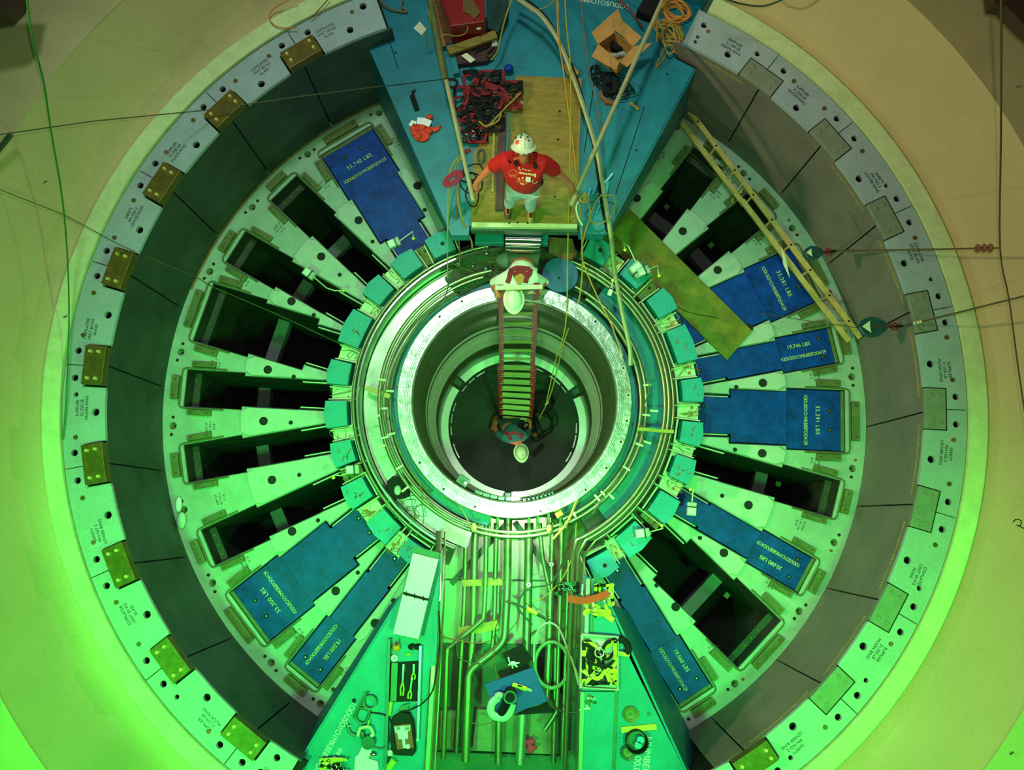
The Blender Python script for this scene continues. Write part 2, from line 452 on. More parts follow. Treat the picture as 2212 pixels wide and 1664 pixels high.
ring_plate(232.6, 240.0, [(234.2, 5.85, 0.045, 'k'), (236.8, 5.82, 0.05, 'k'), (237.5, 5.56, 0.045, 'k')], 'pale grey ring plate at the bottom left, ending against the deck', (238.5, 5.8, RING_TXT[2], 1), True, False)
ring_plate(-64.5, -57.5, [(-59.5, 5.85, 0.045, 'k'), (-62, 5.83, 0.045, 'k')], 'pale grey ring plate at the bottom right, ending against the deck', None, False, True)

# tie plates bridging the ring seams
M_FLUSH = mat('flush_tie_paint', (0.21, 0.25, 0.17), 0.5, var=0.12, scale=8)
def tie_plate(a, brass, label):
    t = thing('tie_plate', polv(5.56, a, 0.0), label, 'plate', 'tie plates over the ring seams')
    body = rect(0, 0, a, 5.445, 5.72, -0.262 if brass else -0.272, 0.262 if brass else 0.272)
    z = 0.10 if brass else 0.01
    MB().prism(body, -0.06, z).build('plate_body', M_BRASS if brass else M_FLUSH, t, bevel=0.008)
    for u in (-0.18, 0.18):
        for v in (-0.055, 0.055):
            p = radial(a, 5.585 + v, u, z)
            b = MB().cyl(p, p + Vector((0, 0, 0.035 if brass else 0.012)), 0.027 if brass else 0.03, 0.022, n=6 if brass else 12)
            b.build('bolt', M_BOLT if brass else M_FLUSH, t)
    if not brass:
        fr = MB()
        for x0, x1, y0, y1 in ((5.44, 5.728, 0.272, 0.284), (5.44, 5.728, -0.284, -0.272), (5.72, 5.732, -0.272, 0.272)):
            fr.prism(rect(0, 0, a, x0, x1, y0, y1), -0.06, 0.004)
        fr.build('gasket', M_KBLK, t)
    return t
lw = ['nearest the turquoise deck at top left', 'second from the deck at top left', 'third from the deck at top left', 'fourth from the deck on the left', 'level with the upper bore rim, far left', 'level with the lower bore, far left', 'lower left, first below the bore', 'lower left, second from the bottom', 'at the bottom left corner of the pit']
le = ['nearest the coiled orange rope, upper right', 'second from the orange rope, upper right', 'third from the orange rope, above the upper block rope', 'crossed by the lower block rope', 'right of the 33,291 pound block, at the far right', 'just below the far right one', 'lower right, beside the narrow blue block', 'lower right, second from the bottom', 'at the bottom right corner, with bright bolt heads']
for a, l in zip(TIE_W, lw): tie_plate(a, True, 'raised brassy tie plate with bright bolts, ' + l)
for i, (a, l) in enumerate(zip(TIE_E, le)): tie_plate(a, i == 8, ('brassy' if i == 8 else 'flush grey green') + ' tie plate, ' + l)

# yellow stencil rows painted on the top of the east wall
M_YST = mat('yellow_wall_stencil', (0.50, 0.40, 0.03), 0.7, var=0.2)
for a0, a1, l in ((53.5, 60.2, 'near the orange rope coil'), (27.2, 35.5, 'above the upper pulley rope'), (12.5, 22.5, 'between the two pulley ropes'), (-1.2, 8.3, 'beside the narrow upper blue block'), (-15.0, -5.0, 'beside the widest blue block'), (-28.8, -18.8, 'beside the dark narrow slot'), (-43, -33, 'beside the lower narrow blue block'), (-56.5, -46, 'at the lower right')):
    mb = MB(); n = int((a1 - a0) * 4)
    for k in range(n):
        a = a0 + (a1 - a0) * k / n
        mb.sweep([(5.455, -0.195), (5.446, -0.195), (5.4425, -0.155), (5.451, -0.155)], a, a + 0.11, 1)
    tag(mb.build('stencil_row', M_YST), 'row of tiny yellow stencil marks under the ring edge, ' + l, 'marking', 'yellow stencil rows on the brown wall')

# ================================================================ DISC WITH SLOTS
WIDE, NARROW = (0.50, 0.44, 0.345), (0.305, 0.25, 0.245)
SLOTS = [(122.2, 'W'), (136.4, 'N'), (150.0, 'N'), (163.0, 'W'), (176.8, 'N'), (190.0, 'N'), (204.9, 'N'), (218.7, 'W'), (232.1, 'N'),
         (52.2, 'N'), (39.3, 'N'), (24.6, 'W'), (10.9, 'N'), (-2.6, 'W'), (-16.2, 'N'), (-30.3, 'N'), (-44.3, 'W'), (-58.1, 'N')]
def slot_poly(a, k, off=0.0, zr=(2.72, 3.42, 4.33, 5.27)):
    w = WIDE if k == 'W' else NARROW
    r0, r1, r2, r3 = zr
    pts = [(r0, -w[2]), (r1, -w[2]), (r1, -w[1]), (r2, -w[1]), (r2, -w[0]), (r3, -w[0]), (r3, w[0]), (r2, w[0]), (r2, w[1]), (r1, w[1]), (r1, w[2]), (r0, w[2])]
    return [radial(a, x, y, 0).to_2d()[:] for x, y in pts]
BOLT_A = {1: [129.2, 142.6, 154.8 + 1.2, 170.7, 183.3, 197.5, 210.5, 226.7, 237.1], 0: [59.9, 45.6, 32.8, 18.6, 5.0, -10.5, -23.2, -35.9, -51.7, -62.5]}
BOLT_A[1] = [114.6] + BOLT_A[1]
SPOKE_A = {1: [113.6, 129.8, 142.1, 154.7, 171.6, 183.5, 197.1, 209.6, 226.2, 237.5], 0: [59.6, 46.2, 33.9, 18.4, 5.3, -10.9, -23.1, -35.2, -51.4, -62.9]}
def disc_side(a0, a1, west):
    sl = [s for s in SLOTS if a0 < s[0] < a1]
    poly = arc(5.598, a0, a1, 100) + arc(2.66, a1, a0, 60)
    holes = [list(reversed(slot_poly(a, k))) for a, k in sl]
    for a in BOLT_A[west]:
        holes.append(list(reversed(circle(*pol(5.43, a), 0.058, 16))))
    t = thing('endcap_plate', polv(4, (a0 + a1) / 2, -2.55), 'large slotted pale disc half on the %s side of the bore' % ('left' if west else 'right'), 'disc')
    MB().prism(poly, -2.55, Z_DISC, holes).build('disc_body', M_DISC, t)
    for i, a in enumerate(BOLT_A[west]):
        x, y = pol(5.43, a)
        b = MB().disc(x, y, -2.54, -2.33, 0.057, 16).build('bolt', M_OLIVE, t)
        MB().disc(x, y, -2.33, -2.31, 0.016, 8).build('bolt_dimple', M_HOLE, b)
        for da, kk in ((-1.45, 0), (1.45, 1)):
            x, y = pol(5.46 if kk else 5.43, a + da)
            MB().disc(x, y, -2.28, -2.246, 0.026, 10).build('small_plug', M_HOLE if (i + kk) % 3 or west else M_RUST, t)
    return t
dw = disc_side(108.6, 240.6, 1)
MB().sweep([(5.565, -2.25), (5.597, -2.25), (5.597, -2.244), (5.565, -2.244)], 109, 160, 50).build('rust_edge', M_RUST, dw)
disc_side(-65.0, 65.4, 0)

# pale sheets on the spokes, with stepped outer corners
def spoke_sheet(a, west, label, la, lk, ra, rk):
    """sheet between slot at la (lower angle side) and slot ra"""
    r_out = 4.34
    def edge(sa, sk, side, r, extra=0.012):
        w = WIDE if sk == 'W' else NARROW
        hw = (w[2] if r < 3.42 else w[1]) + extra
        y = hw * side
        return math.degrees(math.atan2(y, r)) + sa
    rs = [2.70, 3.0, 3.3, 3.40, 3.44, 3.7, 4.0, 4.2]
    low = [pol(math.hypot(r, 0), edge(la, lk, 1, r)) if la is not None else pol(r, a - lk / r) for r in rs]
    high = [pol(r, edge(ra, rk, -1, r)) if ra is not None else pol(r, a + rk / r) for r in rs]
    e0 = math.degrees(math.atan2(low[-1][1], low[-1][0])); e1 = math.degrees(math.atan2(high[-1][1], high[-1][0]))
    if e1 < e0: e1 += 360
    am = (e0 + e1) / 2; h = (e1 - e0) / 2
    top = []
    steps = 4
    for i in range(steps):
        r = 4.22 + (r_out - 4.22) * (i + 0.3) / steps
        top += [pol(r, am - h + 0.20 * i), pol(r, am - h + 0.20 * (i + 1))]
    top += arc(r_out, am - h + 0.8, am + h - 0.8, 6)
    for i in reversed(range(steps)):
        r = 4.22 + (r_out - 4.22) * (i + 0.3) / steps
        top += [pol(r, am + h - 0.20 * (i + 1)), pol(r, am + h - 0.20 * i)]
    poly = low + top + list(reversed(high))
    x, y = pol(3.98, a); x2, y2 = pol(3.55 if west or True else 3.5, a + (0.8 if west else -0.4))
    t = thing('spoke_sheet', polv(3.6, a, Z_DISC), label, 'sheet', 'pale sheets on the disc spokes')
    MB().prism(poly, Z_DISC + 0.003, Z_DISC + 0.05).build('sheet_body', M_SHIM, t)
    MB().disc(x, y, Z_DISC + 0.046, Z_DISC + 0.053, 0.068, 24).build('big_hole', M_HOLE, t)
    MB().disc(x2, y2, Z_DISC + 0.046, Z_DISC + 0.053, 0.034, 16).build('small_hole', M_HOLE, t)
    for i, s in enumerate(('33 LB', 'SET NO 4', 'KEEP UP')):
        ang = math.radians(a + (180 if west else 0) + 90)
        text('stencil', s, 0.045, polv(4.78 + 0.06 * i, a + 0.5, Z_DISC + 0.002), ang, M_KTEXT, t)
    return t
SW = sorted([(a, k) for a, k in SLOTS if a > 90]); SE = sorted([(a, k) for a, k in SLOTS if a < 90])
wl = ['between the turquoise deck and the upper left blue block', 'between the upper left blue block and the first dark slot', 'between the first two dark slots, upper left', 'above the wide dark slot on the left', 'below the wide dark slot on the left', 'between two narrow dark slots, directly left of the bore', 'below the narrow dark slots on the left', 'above the lower left wide blue block', 'between the two lower left blue blocks', 'between the lower left narrow blue block and the deck']
for i, a in enumerate(SPOKE_A[1]):
    lo = SW[i - 1] if i else None; hi = SW[i] if i < 9 else None
    spoke_sheet(a, 1, 'pale sheet with round hole, ' + wl[i], lo[0] if lo else None, lo[1] if lo else 0.22, hi[0] if hi else None, hi[1] if hi else 0.26)
el = ['between the deck and the highest dark slot on the right', 'between the two dark slots at upper right', 'above the upper right wide blue block', 'partly under the plywood plank, above the narrow blue block', 'above the 33,291 pound block on the right', 'below the 33,291 pound block on the right', 'below the narrow dark slot on the right', 'above the wide dark slot, lower right', 'below the wide dark slot, lower right', 'between the lowest right blue block and the deck']
for i, a in enumerate(SPOKE_A[0]):
    hi = SE[::-1][i - 1] if i else None; lo = SE[::-1][i] if i < 9 else None
    spoke_sheet(a, 0, 'pale sheet with round hole, ' + el[i], lo[0] if lo else None, lo[1] if lo else 0.26, hi[0] if hi else None, hi[1] if hi else 0.22)

# slot liners, frames and clamps; deep dark wells below
M_WELL = mat('well_dark_steel', (0.035, 0.04, 0.03), 0.6, var=0.3, scale=3)
SLOT_NAMES = ['left of the deck at top', 'first dark one at upper left', 'second dark one at upper left', 'wide dark one on the left', 'upper narrow dark one directly left of the bore', 'lower narrow dark one directly left of the bore', 'dark one above the lower left blue blocks', 'wide blue one at lower left', 'narrow blue one at lower left',
              'highest dark one on the right', 'second dark one on the right', 'wide blue one under the lumber', 'narrow blue one below the lumber', 'widest blue one directly right of the bore', 'narrow dark one right of the bore', 'narrow blue one at lower right', 'wide dark one at lower right', 'narrow blue one nearest the bottom right deck']
BLUE = {122.2: ('33,740 LBS', 0), 218.7: ('33,300 LBS', 0), 232.1: ('19,500 LBS', 0), 24.6: ('33,281 LBS', 0), 10.9: ('19,746 LBS', 0), -2.6: ('33,291 LBS', 0), -30.3: ('20,080 LBS', 1), -58.1: ('19,560 LBS', 0)}
for (a, k), nm in zip(SLOTS, SLOT_NAMES):
    w = WIDE if k == 'W' else NARROW
    t = thing('framed_slot', polv(5.2, a, Z_DISC), 'slot with angle frame and clamps, ' + nm, 'slot', 'framed slots of the disc')
    # liner walls
    ln = MB()
    o = slot_poly(a, k); inn = [radial(a, x, y, 0).to_2d()[:] for x, y in [(2.74, -w[2] + .012), (3.43, -w[2] + .012), (3.43, -w[1] + .012), (4.34, -w[1] + .012), (4.34, -w[0] + .012), (5.255, -w[0] + .012), (5.255, w[0] - .012), (4.34, w[0] - .012), (4.34, w[1] - .012), (3.43, w[1] - .012), (3.43, w[2] - .012), (2.74, w[2] - .012)]]
    ln.prism(o, -5.2, -2.26, [list(reversed(inn))]).build('liner', M_WELL, t)
    # angle frame with rounded outer corners
    path = [(4.62, w[0] + 0.018), (5.26, w[0] + 0.018), (5.31, w[0] + 0.0), (5.33, w[0] - 0.05), (5.33, -w[0] + 0.05), (5.31, -w[0] - 0.0), (5.26, -w[0] - 0.018), (4.62, -w[0] - 0.018)]
    MB().tube([radial(a, x, y, Z_DISC + 0.03) for x, y in path], 0.013, 6).build('angle_frame', M_OLIVE, t, smooth=True)
    if a not in BLUE:
        sh = MB().prism([radial(a, x, y, 0).to_2d()[:] for x, y in ((5.14, -w[0] + .02), (5.25, -w[0] + .02), (5.25, w[0] - .02), (5.14, w[0] - .02))], -2.62, -2.56).build('end_shelf', M_WELL, t)
        for yy in (-0.16, 0.0, 0.16):
            MB().box(radial(a, 5.19, yy, -2.545), (0.05, 0.03, 0.03), math.radians(a)).build('lug', M_BRASS, sh)
    else:
        MB().prism([radial(a, x, y, 0).to_2d()[:] for x, y in ((5.20, -w[0] + .02), (5.25, -w[0] + .02), (5.25, w[0] - .02), (5.20, w[0] - .02))], -2.3, -2.26).build('end_shelf', M_OLIVE, t)
    # clamps: two beside, one at the end
    cl = [((4.80, w[0] + 0.04, 5.18, w[0] + 0.145), 'clamp'), ((4.80, -w[0] - 0.145, 5.18, -w[0] - 0.04), 'clamp'), ((5.355, -w[0] * 0.62, 5.475, w[0] * 0.62), 'clamp')]
    for (x0, y0, x1, y1), nn in cl:
        if k == 'N' and x0 < 5: y0, y1 = (y0, y1 - 0.02) if y0 > 0 else (y0 + 0.02, y1)
        c = MB().prism([radial(a, x, y, 0).to_2d()[:] for x, y in ((x0, y0), (x1, y0), (x1, y1), (x0, y1))], Z_DISC + 0.002, Z_DISC + 0.07).build(nn, M_OLIVE, t, bevel=0.006)
        ends = ((x0 + .06, (y0 + y1) / 2), (x1 - .06, (y0 + y1) / 2)) if x0 < 5 else (((x0 + x1) / 2, y0 + .06), ((x0 + x1) / 2, y1 - .06))
        for ex, ey in ends:
            MB().cyl(radial(a, ex, ey, Z_DISC + 0.07), radial(a, ex, ey, Z_DISC + 0.082), 0.016, n=10).build('clamp_screw', M_BRASS, c)
    # guide rails at the inner end
    for s in (-1, 1):
        MB().prism([radial(a, x, s * y, 0).to_2d()[:] for x, y in ((2.8, w[2] - 0.05), (3.40, w[2] - 0.05), (3.40, w[2] - 0.032), (2.8, w[2] - 0.032))], -2.34, Z_DISC + 0.0).build('guide_rail', M_CREAM, t)
        MB().prism([radial(a, x, s * y, 0).to_2d()[:] for x, y in ((2.8, w[2] - 0.028), (3.40, w[2] - 0.028), (3.40, w[2] + 0.0), (2.8, w[2] + 0.0))], -2.34, Z_DISC + 0.006).build('rail_backing', M_KBLK, t)
    if a not in BLUE:
        # support beam deep in the well and a lit block on it
        zb = -4.1
        rb = 4.45
        bm_ = MB().prism([radial(a, x, y, 0).to_2d()[:] for x, y in ((rb, -w[0] + .02), (rb + .22, -w[0] + .02), (rb + .22, w[0] - .02), (rb, w[0] - .02))], zb - 0.2, zb).build('cross_beam', mat('beam_grey', (0.16, 0.17, 0.17), 0.6, var=0.1), t)
        MB().box(radial(a, rb + 0.42, w[0] - 0.14, zb + 0.02), (0.09, 0.09, 0.06), math.radians(a)).build('lug', M_OLIVE, t)
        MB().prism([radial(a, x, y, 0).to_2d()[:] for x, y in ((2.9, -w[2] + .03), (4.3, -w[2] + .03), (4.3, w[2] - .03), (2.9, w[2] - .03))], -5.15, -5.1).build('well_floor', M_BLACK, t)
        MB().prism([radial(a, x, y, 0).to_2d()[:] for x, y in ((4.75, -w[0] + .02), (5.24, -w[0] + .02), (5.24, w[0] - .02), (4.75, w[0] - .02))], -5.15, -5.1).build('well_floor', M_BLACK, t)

# blue shield blocks filling eight slots
SER = '1ODUSO1O1MKBE87OO4129'
for a, (txt, flip) in BLUE.items():
    k = dict(SLOTS)[a]; w = WIDE if k == 'W' else NARROW
    pos = {122.2: 'at the top left, beside the deck', 218.7: 'at the lower left, above the narrow one', 232.1: 'at the lower left, nearest the deck', 24.6: 'at the upper right, crossed by the lumber', 10.9: 'between plank corner and lumber end', -2.6: 'directly right of the bore', -30.3: 'at the lower right, under a hanging switch box', -58.1: 'at the bottom right, nearest the deck'}[a]
    t = thing('shield_block', polv(4.2, a, -2.8), ('wide' if k == 'W' else 'narrow') + ' blue block marked %s, %s' % (txt, pos), 'block', 'blue blocks filling the slots')
    g = 0.024
    MB().prism([radial(a, x, y, 0).to_2d()[:] for x, y in ((2.86, -w[2] + .055), (3.44, -w[2] + .055), (3.44, -w[1] + g), (4.325, -w[1] + g), (4.325, w[1] - g), (3.44, w[1] - g), (3.44, w[2] - .055), (2.86, w[2] - .055))], -2.9, Z_DISC + 0.045).build('inner_slab', M_BLUE, t, bevel=0.006)
    MB().prism([radial(a, x, y, 0).to_2d()[:] for x, y in ((4.33, -w[0] + g), (5.20, -w[0] + g), (5.20, w[0] - g), (4.33, w[0] - g))], -2.9, Z_DISC - 0.01).build('outer_slab', M_BLUE, t, bevel=0.006)
    hs = [(5.02, 0.15, 0), (5.02, -0.15, 0)] + ([(3.0, 0.14, 1), (3.0, -0.14, 1)] if k == 'W' else [(3.02, 0.0, 1)])
    for x, y, inn in hs:
        z = Z_DISC + (0.046 if inn else -0.009)
        p = radial(a, x, y, z)
        h = MB().disc(p.x, p.y, z - 0.004, z + 0.003, 0.036, 14).build('lifting_hole', M_HOLE, t)
        MB().disc(p.x, p.y, z + 0.003, z + 0.012, 0.014, 8).build('plug', M_STEEL, h)
    if k == 'W':
        ang = math.radians(a - 90)
        text('stencil', txt, 0.09, radial(a, 4.83, 0.0, Z_DISC - 0.008), ang, M_YTEXT, t, spacing=1.15)
        text('stencil', SER, 0.08, radial(a, 4.64, 0.0, Z_DISC - 0.008), ang, M_YTEXT, t, width=0.78)
    else:
        ang = math.radians(a + (180 if flip else 0)); s = -1 if flip else 1
        text('stencil', txt, 0.085, radial(a, 4.68, 0.10 * s, Z_DISC - 0.008), ang, M_YTEXT, t)
        text('stencil', SER, 0.08, radial(a, 4.72, -0.08 * s, Z_DISC - 0.008), ang, M_YTEXT, t, width=0.72)
# ================================================================ DECKS
def pxpoly(pts, z): return [P2(x, y, z) for x, y in pts]
def deck(label, pts, skirts, notes=None):
    t = thing('deck_plate', P(*pts[0], Z_DECK), label, 'deck')
    MB().prism(pxpoly(pts, Z_DECK), Z_DECK - 0.25, Z_DECK).build('deck_body', M_CYAN, t)
    for top, bot in skirts:
        a, b = [P(x, y, Z_DECK - 0.02) for x, y in top]; c, d = [P(x, y, -2.2) for x, y in bot]
        n = (b - a).cross(c - a).normalized() * 0.03
        MB().add([a, b, d, c, a + n, b + n, d + n, c + n], [(0, 1, 2, 3), (7, 6, 5, 4), (0, 4, 5, 1), (1, 5, 6, 2), (2, 6, 7, 3), (3, 7, 4, 0)]).build('skirt', M_CYAN, t)
    return t
dt = deck('turquoise steel deck across the top, carrying the standing man', [(1012, 508), (975, 508), (793, 96), (835, 78), (812, 0), (796, -60), (1560, -60), (1457, 126), (1500, 148), (1306, 506), (1252, 506), (1250, 489), (1014, 487)],
          [(((793, 96), (975, 508)), ((817, 218), (972, 516))), (((1500, 148), (1306, 506)), ((1473, 250), (1322, 500)))])
for a, b in (((835, 186), (960, 171)), ((842, 90), (860, 150)), ((960, 10), (1035, 330)), ((1392, 230), (1330, 420)), ((1290, 130), (1262, 330))):
    MB().bar(P(*a, Z_DECK + 0.001), P(*b, Z_DECK + 0.001), 0.012, 0.004).build('deck_groove', M_KBLK, dt)
for x, y in ((855, 114), (1224, 67), (1441, 160), (1375, 325), (1209, 240), (1205, 300), (1285, 298)):
    p = P(x, y, Z_DECK); MB().disc(p.x, p.y, Z_DECK, Z_DECK + 0.003, 0.018, 12).build('bolt_hole', M_HOLE, dt)
text('stencil', '1ODUSO1OIMK', 0.105, P(1305, 6, Z_DECK + 0.003), math.radians(170), M_WTEXT, dt)
db = deck('turquoise deck at the bottom left, stencilled 99,000 in white', [(600, 1720), (640, 1662), (868, 1290), (900, 1225), (949, 1205), (944, 1390), (924, 1720)],
          [(((640, 1662), (868, 1290)), ((689, 1552), (842, 1312)))])
a1 = math.atan2(*(P(700, 1585, -.4) - P(640, 1690, -.4)).yx)
text('stencil', SER, 0.105, P(718, 1602, Z_DECK + 0.003), a1 + math.pi, M_WTEXT, db, width=0.82)
text('stencil', '99,000 LBS', 0.10, P(716, 1650, Z_DECK + 0.003), a1 + math.pi, M_WTEXT, db)
de = deck('turquoise deck at the bottom right with dark round covers', [(1264, 1246), (1290, 1255), (1316, 1309), (1361, 1424), (1480, 1668), (1510, 1730), (1252, 1730)],
          [(((1316, 1309), (1480, 1668)), ((1352, 1320), (1505, 1618)))])
text('stencil', 'NUMBER 17', 0.12, P(1396, 1645, Z_DECK + 0.003), math.radians(-97), M_WTEXT, de)
text('stencil', '00,000', 0.12, P(1375, 1662, Z_DECK + 0.003), math.radians(-97), M_WTEXT, de)
for x, y in ((765, 1514), (720, 1490),):
    p = P(x, y, Z_DECK); MB().disc(p.x, p.y, Z_DECK, Z_DECK + 0.003, 0.03, 12).build('bolt_hole', M_HOLE, db)

# ================================================================ CENTRAL RINGS
struct('floor_ring_channel', MB().sweep([(1.70, -2.0), (2.66, -2.0), (2.66, -1.95), (1.70, -1.95)], -60, 248, 120), mat('channel_dark', (0.05, 0.07, 0.04), 0.6, var=0.3))
M_GRNST = mat('sheen_steel', (0.46, 0.54, 0.40), 0.3, metal=0.75, var=0.22, scale=2.6, fine=0.4)
tag(MB().sweep([(1.93, -1.80), (2.31, -1.80), (2.31, -1.72), (1.93, -1.72)], 97, 252, 60).build('annular_plate', M_GRNST), 'shiny steel annular plate left of the bore', 'plate')
tag(MB().sweep([(1.93, -1.80), (2.31, -1.80), (2.31, -1.72), (1.93, -1.72)], -52, 52, 50).build('annular_plate', M_CYAN), 'turquoise annular plate right of the bore', 'plate')
tag(MB().sweep([(1.755, -1.80), (1.90, -1.80), (1.90, -1.66), (1.755, -1.66)], 100, 258, 60).build('inner_collar', M_CYAN), 'narrow turquoise collar hugging the left side of the flange', 'collar')
tag(MB().sweep([(1.755, -1.80), (1.88, -1.80), (1.88, -1.66), (1.755, -1.66)], -70, 70, 60).build('inner_collar', M_CYAN), 'narrow turquoise collar hugging the right side of the flange', 'collar')
# rim wall and its tubes
t = thing('channel_ring', (0, 0, -1.75), 'steel rim ring around the channel, with rounded bright edge', 'ring')
MB().sweep([(2.325, -1.95), (2.37, -1.95), (2.37, -1.40), (2.36, -1.385), (2.335, -1.385), (2.325, -1.40)], 92, 248, 80).build('rim_wall', M_STEEL, t, smooth=True)
MB().sweep([(2.345, -1.95), (2.36, -1.95), (2.36, -1.45), (2.345, -1.45)], -62, 66, 80).build('rim_wall', M_DKGRN, t, smooth=True)
def ring_tube(r, z, a0, a1, rad, label, m=M_PIPE, tail=None):
    pts = [polv(r, a0 + (a1 - a0) * i / 70, z) for i in range(71)]
    if tail: pts += tail
    return tag(MB().tube(pts, rad, 10).build('ring_pipe', m, smooth=True), label, 'pipe', 'curved pipes around the bore')
ring_tube(2.42, -1.45, 100, 246, 0.026, 'outermost curved pipe outside the rim, left of the bore')
ring_tube(2.255, -1.42, 70, -66, 0.032, 'innermost of three curved pipes right of the turquoise plate', tail=px([(1239, 1192, -1.5), (1236, 1260, -1.6), (1230, 1400, -1.8), (1220, 1664, -1.9)]))
ring_tube(2.315, -1.42, 72, -63, 0.030, 'middle one of three curved pipes right of the turquoise plate', tail=px([(1250, 1196, -1.5), (1247, 1260, -1.6), (1240, 1400, -1.8)]))
ring_tube(2.385, -1.44, 64, -60, 0.024, 'outer one of three curved pipes right of the turquoise plate', tail=px([(1262, 1200, -1.55), (1260, 1330, -1.7)]))
ring_tube(2.02, -1.42, 100, 292, 0.030, 'outer curved pipe of the pair running under the south side of the bore')
ring_tube(1.955, -1.44, 104, 290, 0.024, 'inner curved pipe of the pair running under the south side of the bore')
ring_tube(1.90, -1.44, 55, -68, 0.034, 'curved pipe nearest the flange on its right side')
ring_tube(1.975, -1.42, 62, -66, 0.030, 'curved pipe second from the flange on its right side')
ring_tube(1.87, -1.5, 118, 228, 0.022, 'thin curved pipe nearest the flange on its left side', M_OLIVE)
# pipe clips with bright bolts
for i, (x, y) in enumerate(((826, 821), (842, 845), (828, 883), (812, 899), (845, 938), (833, 945), (824, 965), (863, 1010), (1398, 832), (1413, 888), (1396, 897), (1381, 961), (1398, 956), (1353, 1012), (1304, 1068), (1290, 1076), (875, 1057), (1240, 1110), (1320, 1072))):
    a = math.degrees(math.atan2(*P2(x, y, -1.38)[::-1])); p = P(x, y, -1.38)
    c = MB().box(p, (0.12, 0.03, 0.012), math.radians(a))
    o = tag(c.build('pipe_clip', M_CREAM), None, 'clip', 'pipe clips beside the bore')
    o['label'] = 'small clip on the curved pipes %s of the bore' % ('left' if x < 1100 else 'right')
# flange with worn face
M_FLANGE = mat('worn_flange_steel', (0.60, 0.66, 0.56), 0.30, metal=0.8, var=0.3, scale=9, bump=0.4, color2=(0.30, 0.36, 0.30), fine=0.5)
t = thing('bore_flange', (0, 0, -1.75), 'wide worn steel flange ring around the bore', 'flange')
MB().sweep([(1.745, -1.9), (1.75, -1.32), (1.735, -1.30), (1.53, -1.30), (1.515, -1.33), (1.515, -1.9)], 0, 360, 144).build('flange_body', M_FLANGE, t, smooth=True)
for r in (1.56, 1.585, 1.61):
    MB().sweep([(r, -1.302), (r + 0.006, -1.302), (r + 0.006, -1.298), (r, -1.298)], 0, 360, 120).build('machined_groove', M_DKGRN, t)
for a in (16, 2, -11, -22, -37, -52, -77, 44, 62, 118, 132, 214, 232, 250):
    r = 1.69 if a < 60 else 1.68
    x, y = pol(r, a)
    h = MB().disc(x, y, -1.30, -1.297, 0.018, 12).build('bolt_hole', M_HOLE, t)
    if -60 < a < 20: MB().sweep([(0.018, -1.30), (0.03, -1.30), (0.03, -1.293), (0.018, -1.293)], 0, 360, 16, center=(x, y)).build('washer', M_CREAM, h)
# bore lining: upper wall, lip, lower wall; reflections painted as bright and dark bands
t = thing('bore_liner', (0, 0, -5.9), 'polished steel lining of the deep round bore', 'liner')
prof = [(1.512, -1.90), (1.512, -1.36)]
MB().sweep([(1.56, -3.0), (1.56, -1.4), (1.515, -1.35), (1.508, -1.35), (1.505, -1.62), (1.497, -1.63), (1.497, -1.9), (1.503, -1.91), (1.500, -2.4), (1.492, -2.41), (1.495, -2.9), (1.49, -3.0)], 0, 360, 144).build('upper_wall', M_SHADEBORE, t, smooth=True)
for zz in ((1.49, -3.0, 1.486, -3.18, 0), (1.486, -3.18, 1.484, -3.3, 1), (1.484, -3.3, 1.480, -3.62, 0), (1.480, -3.62, 1.434, -4.36, 0), (1.434, -4.36, 1.43, -4.47, 1)):
    MB().sweep([(1.56, zz[3]), (1.56, zz[1]), (zz[0], zz[1]), (zz[2], zz[3])], 0, 360, 144).build('reflection_band', M_SHADEBORE if zz[4] else M_POLISH, t, smooth=True)
MB().sweep([(1.56, -5.8), (1.56, -4.48), (1.475, -4.48), (1.475, -4.95), (1.468, -4.97), (1.468, -5.6), (1.462, -5.8)], 0, 360, 144).build('lower_wall', M_SHADEBORE, t, smooth=True)
rg = [(24, 140), (146, 376)]
for a0, a1 in ((33, 138), (147, 262), (268, 384)):
    MB().sweep([(1.322, -5.90), (1.47, -5.90), (1.47, -5.84), (1.322, -5.84)], a0, a1, 60).build('bottom_ring', M_WHITE, t)
for a in (28.5, 142.5, 265):
    MB().sweep([(1.35, -5.94), (1.52, -5.94), (1.52, -5.6), (1.35, -5.6)], a - 2.2, a + 2.2, 3).build('ring_bracket', M_DKGRN, t)
for a0, a1 in ((118, 127), (129, 136), (139, 146), (158, 166), (168, 177), (180, 188), (196, 210), (62, 70), (42, 55), (33, 40), (-6, 3), (-20, -8), (-34, -24)):
    MB().sweep([(1.262, -6.02), (1.285, -6.02), (1.285, -5.99), (1.262, -5.99)], a0, a1, 6).build('edge_light_slit', M_STEEL, t)  # bright steel strips standing in for light through the ring gaps
MB().sweep([(1.75, -7.0), (1.82, -7.0), (1.82, -5.95), (1.75, -5.95)], 0, 360, 72).build('sump_wall', M_WELL, t)
struct('floor_pit', MB().prism(circle(0, 0, 1.85, 64), -7.1, -7.0), mat('pit_floor', (0.028, 0.04, 0.022), 0.8, var=0.3, scale=1.5, fine=0.3))

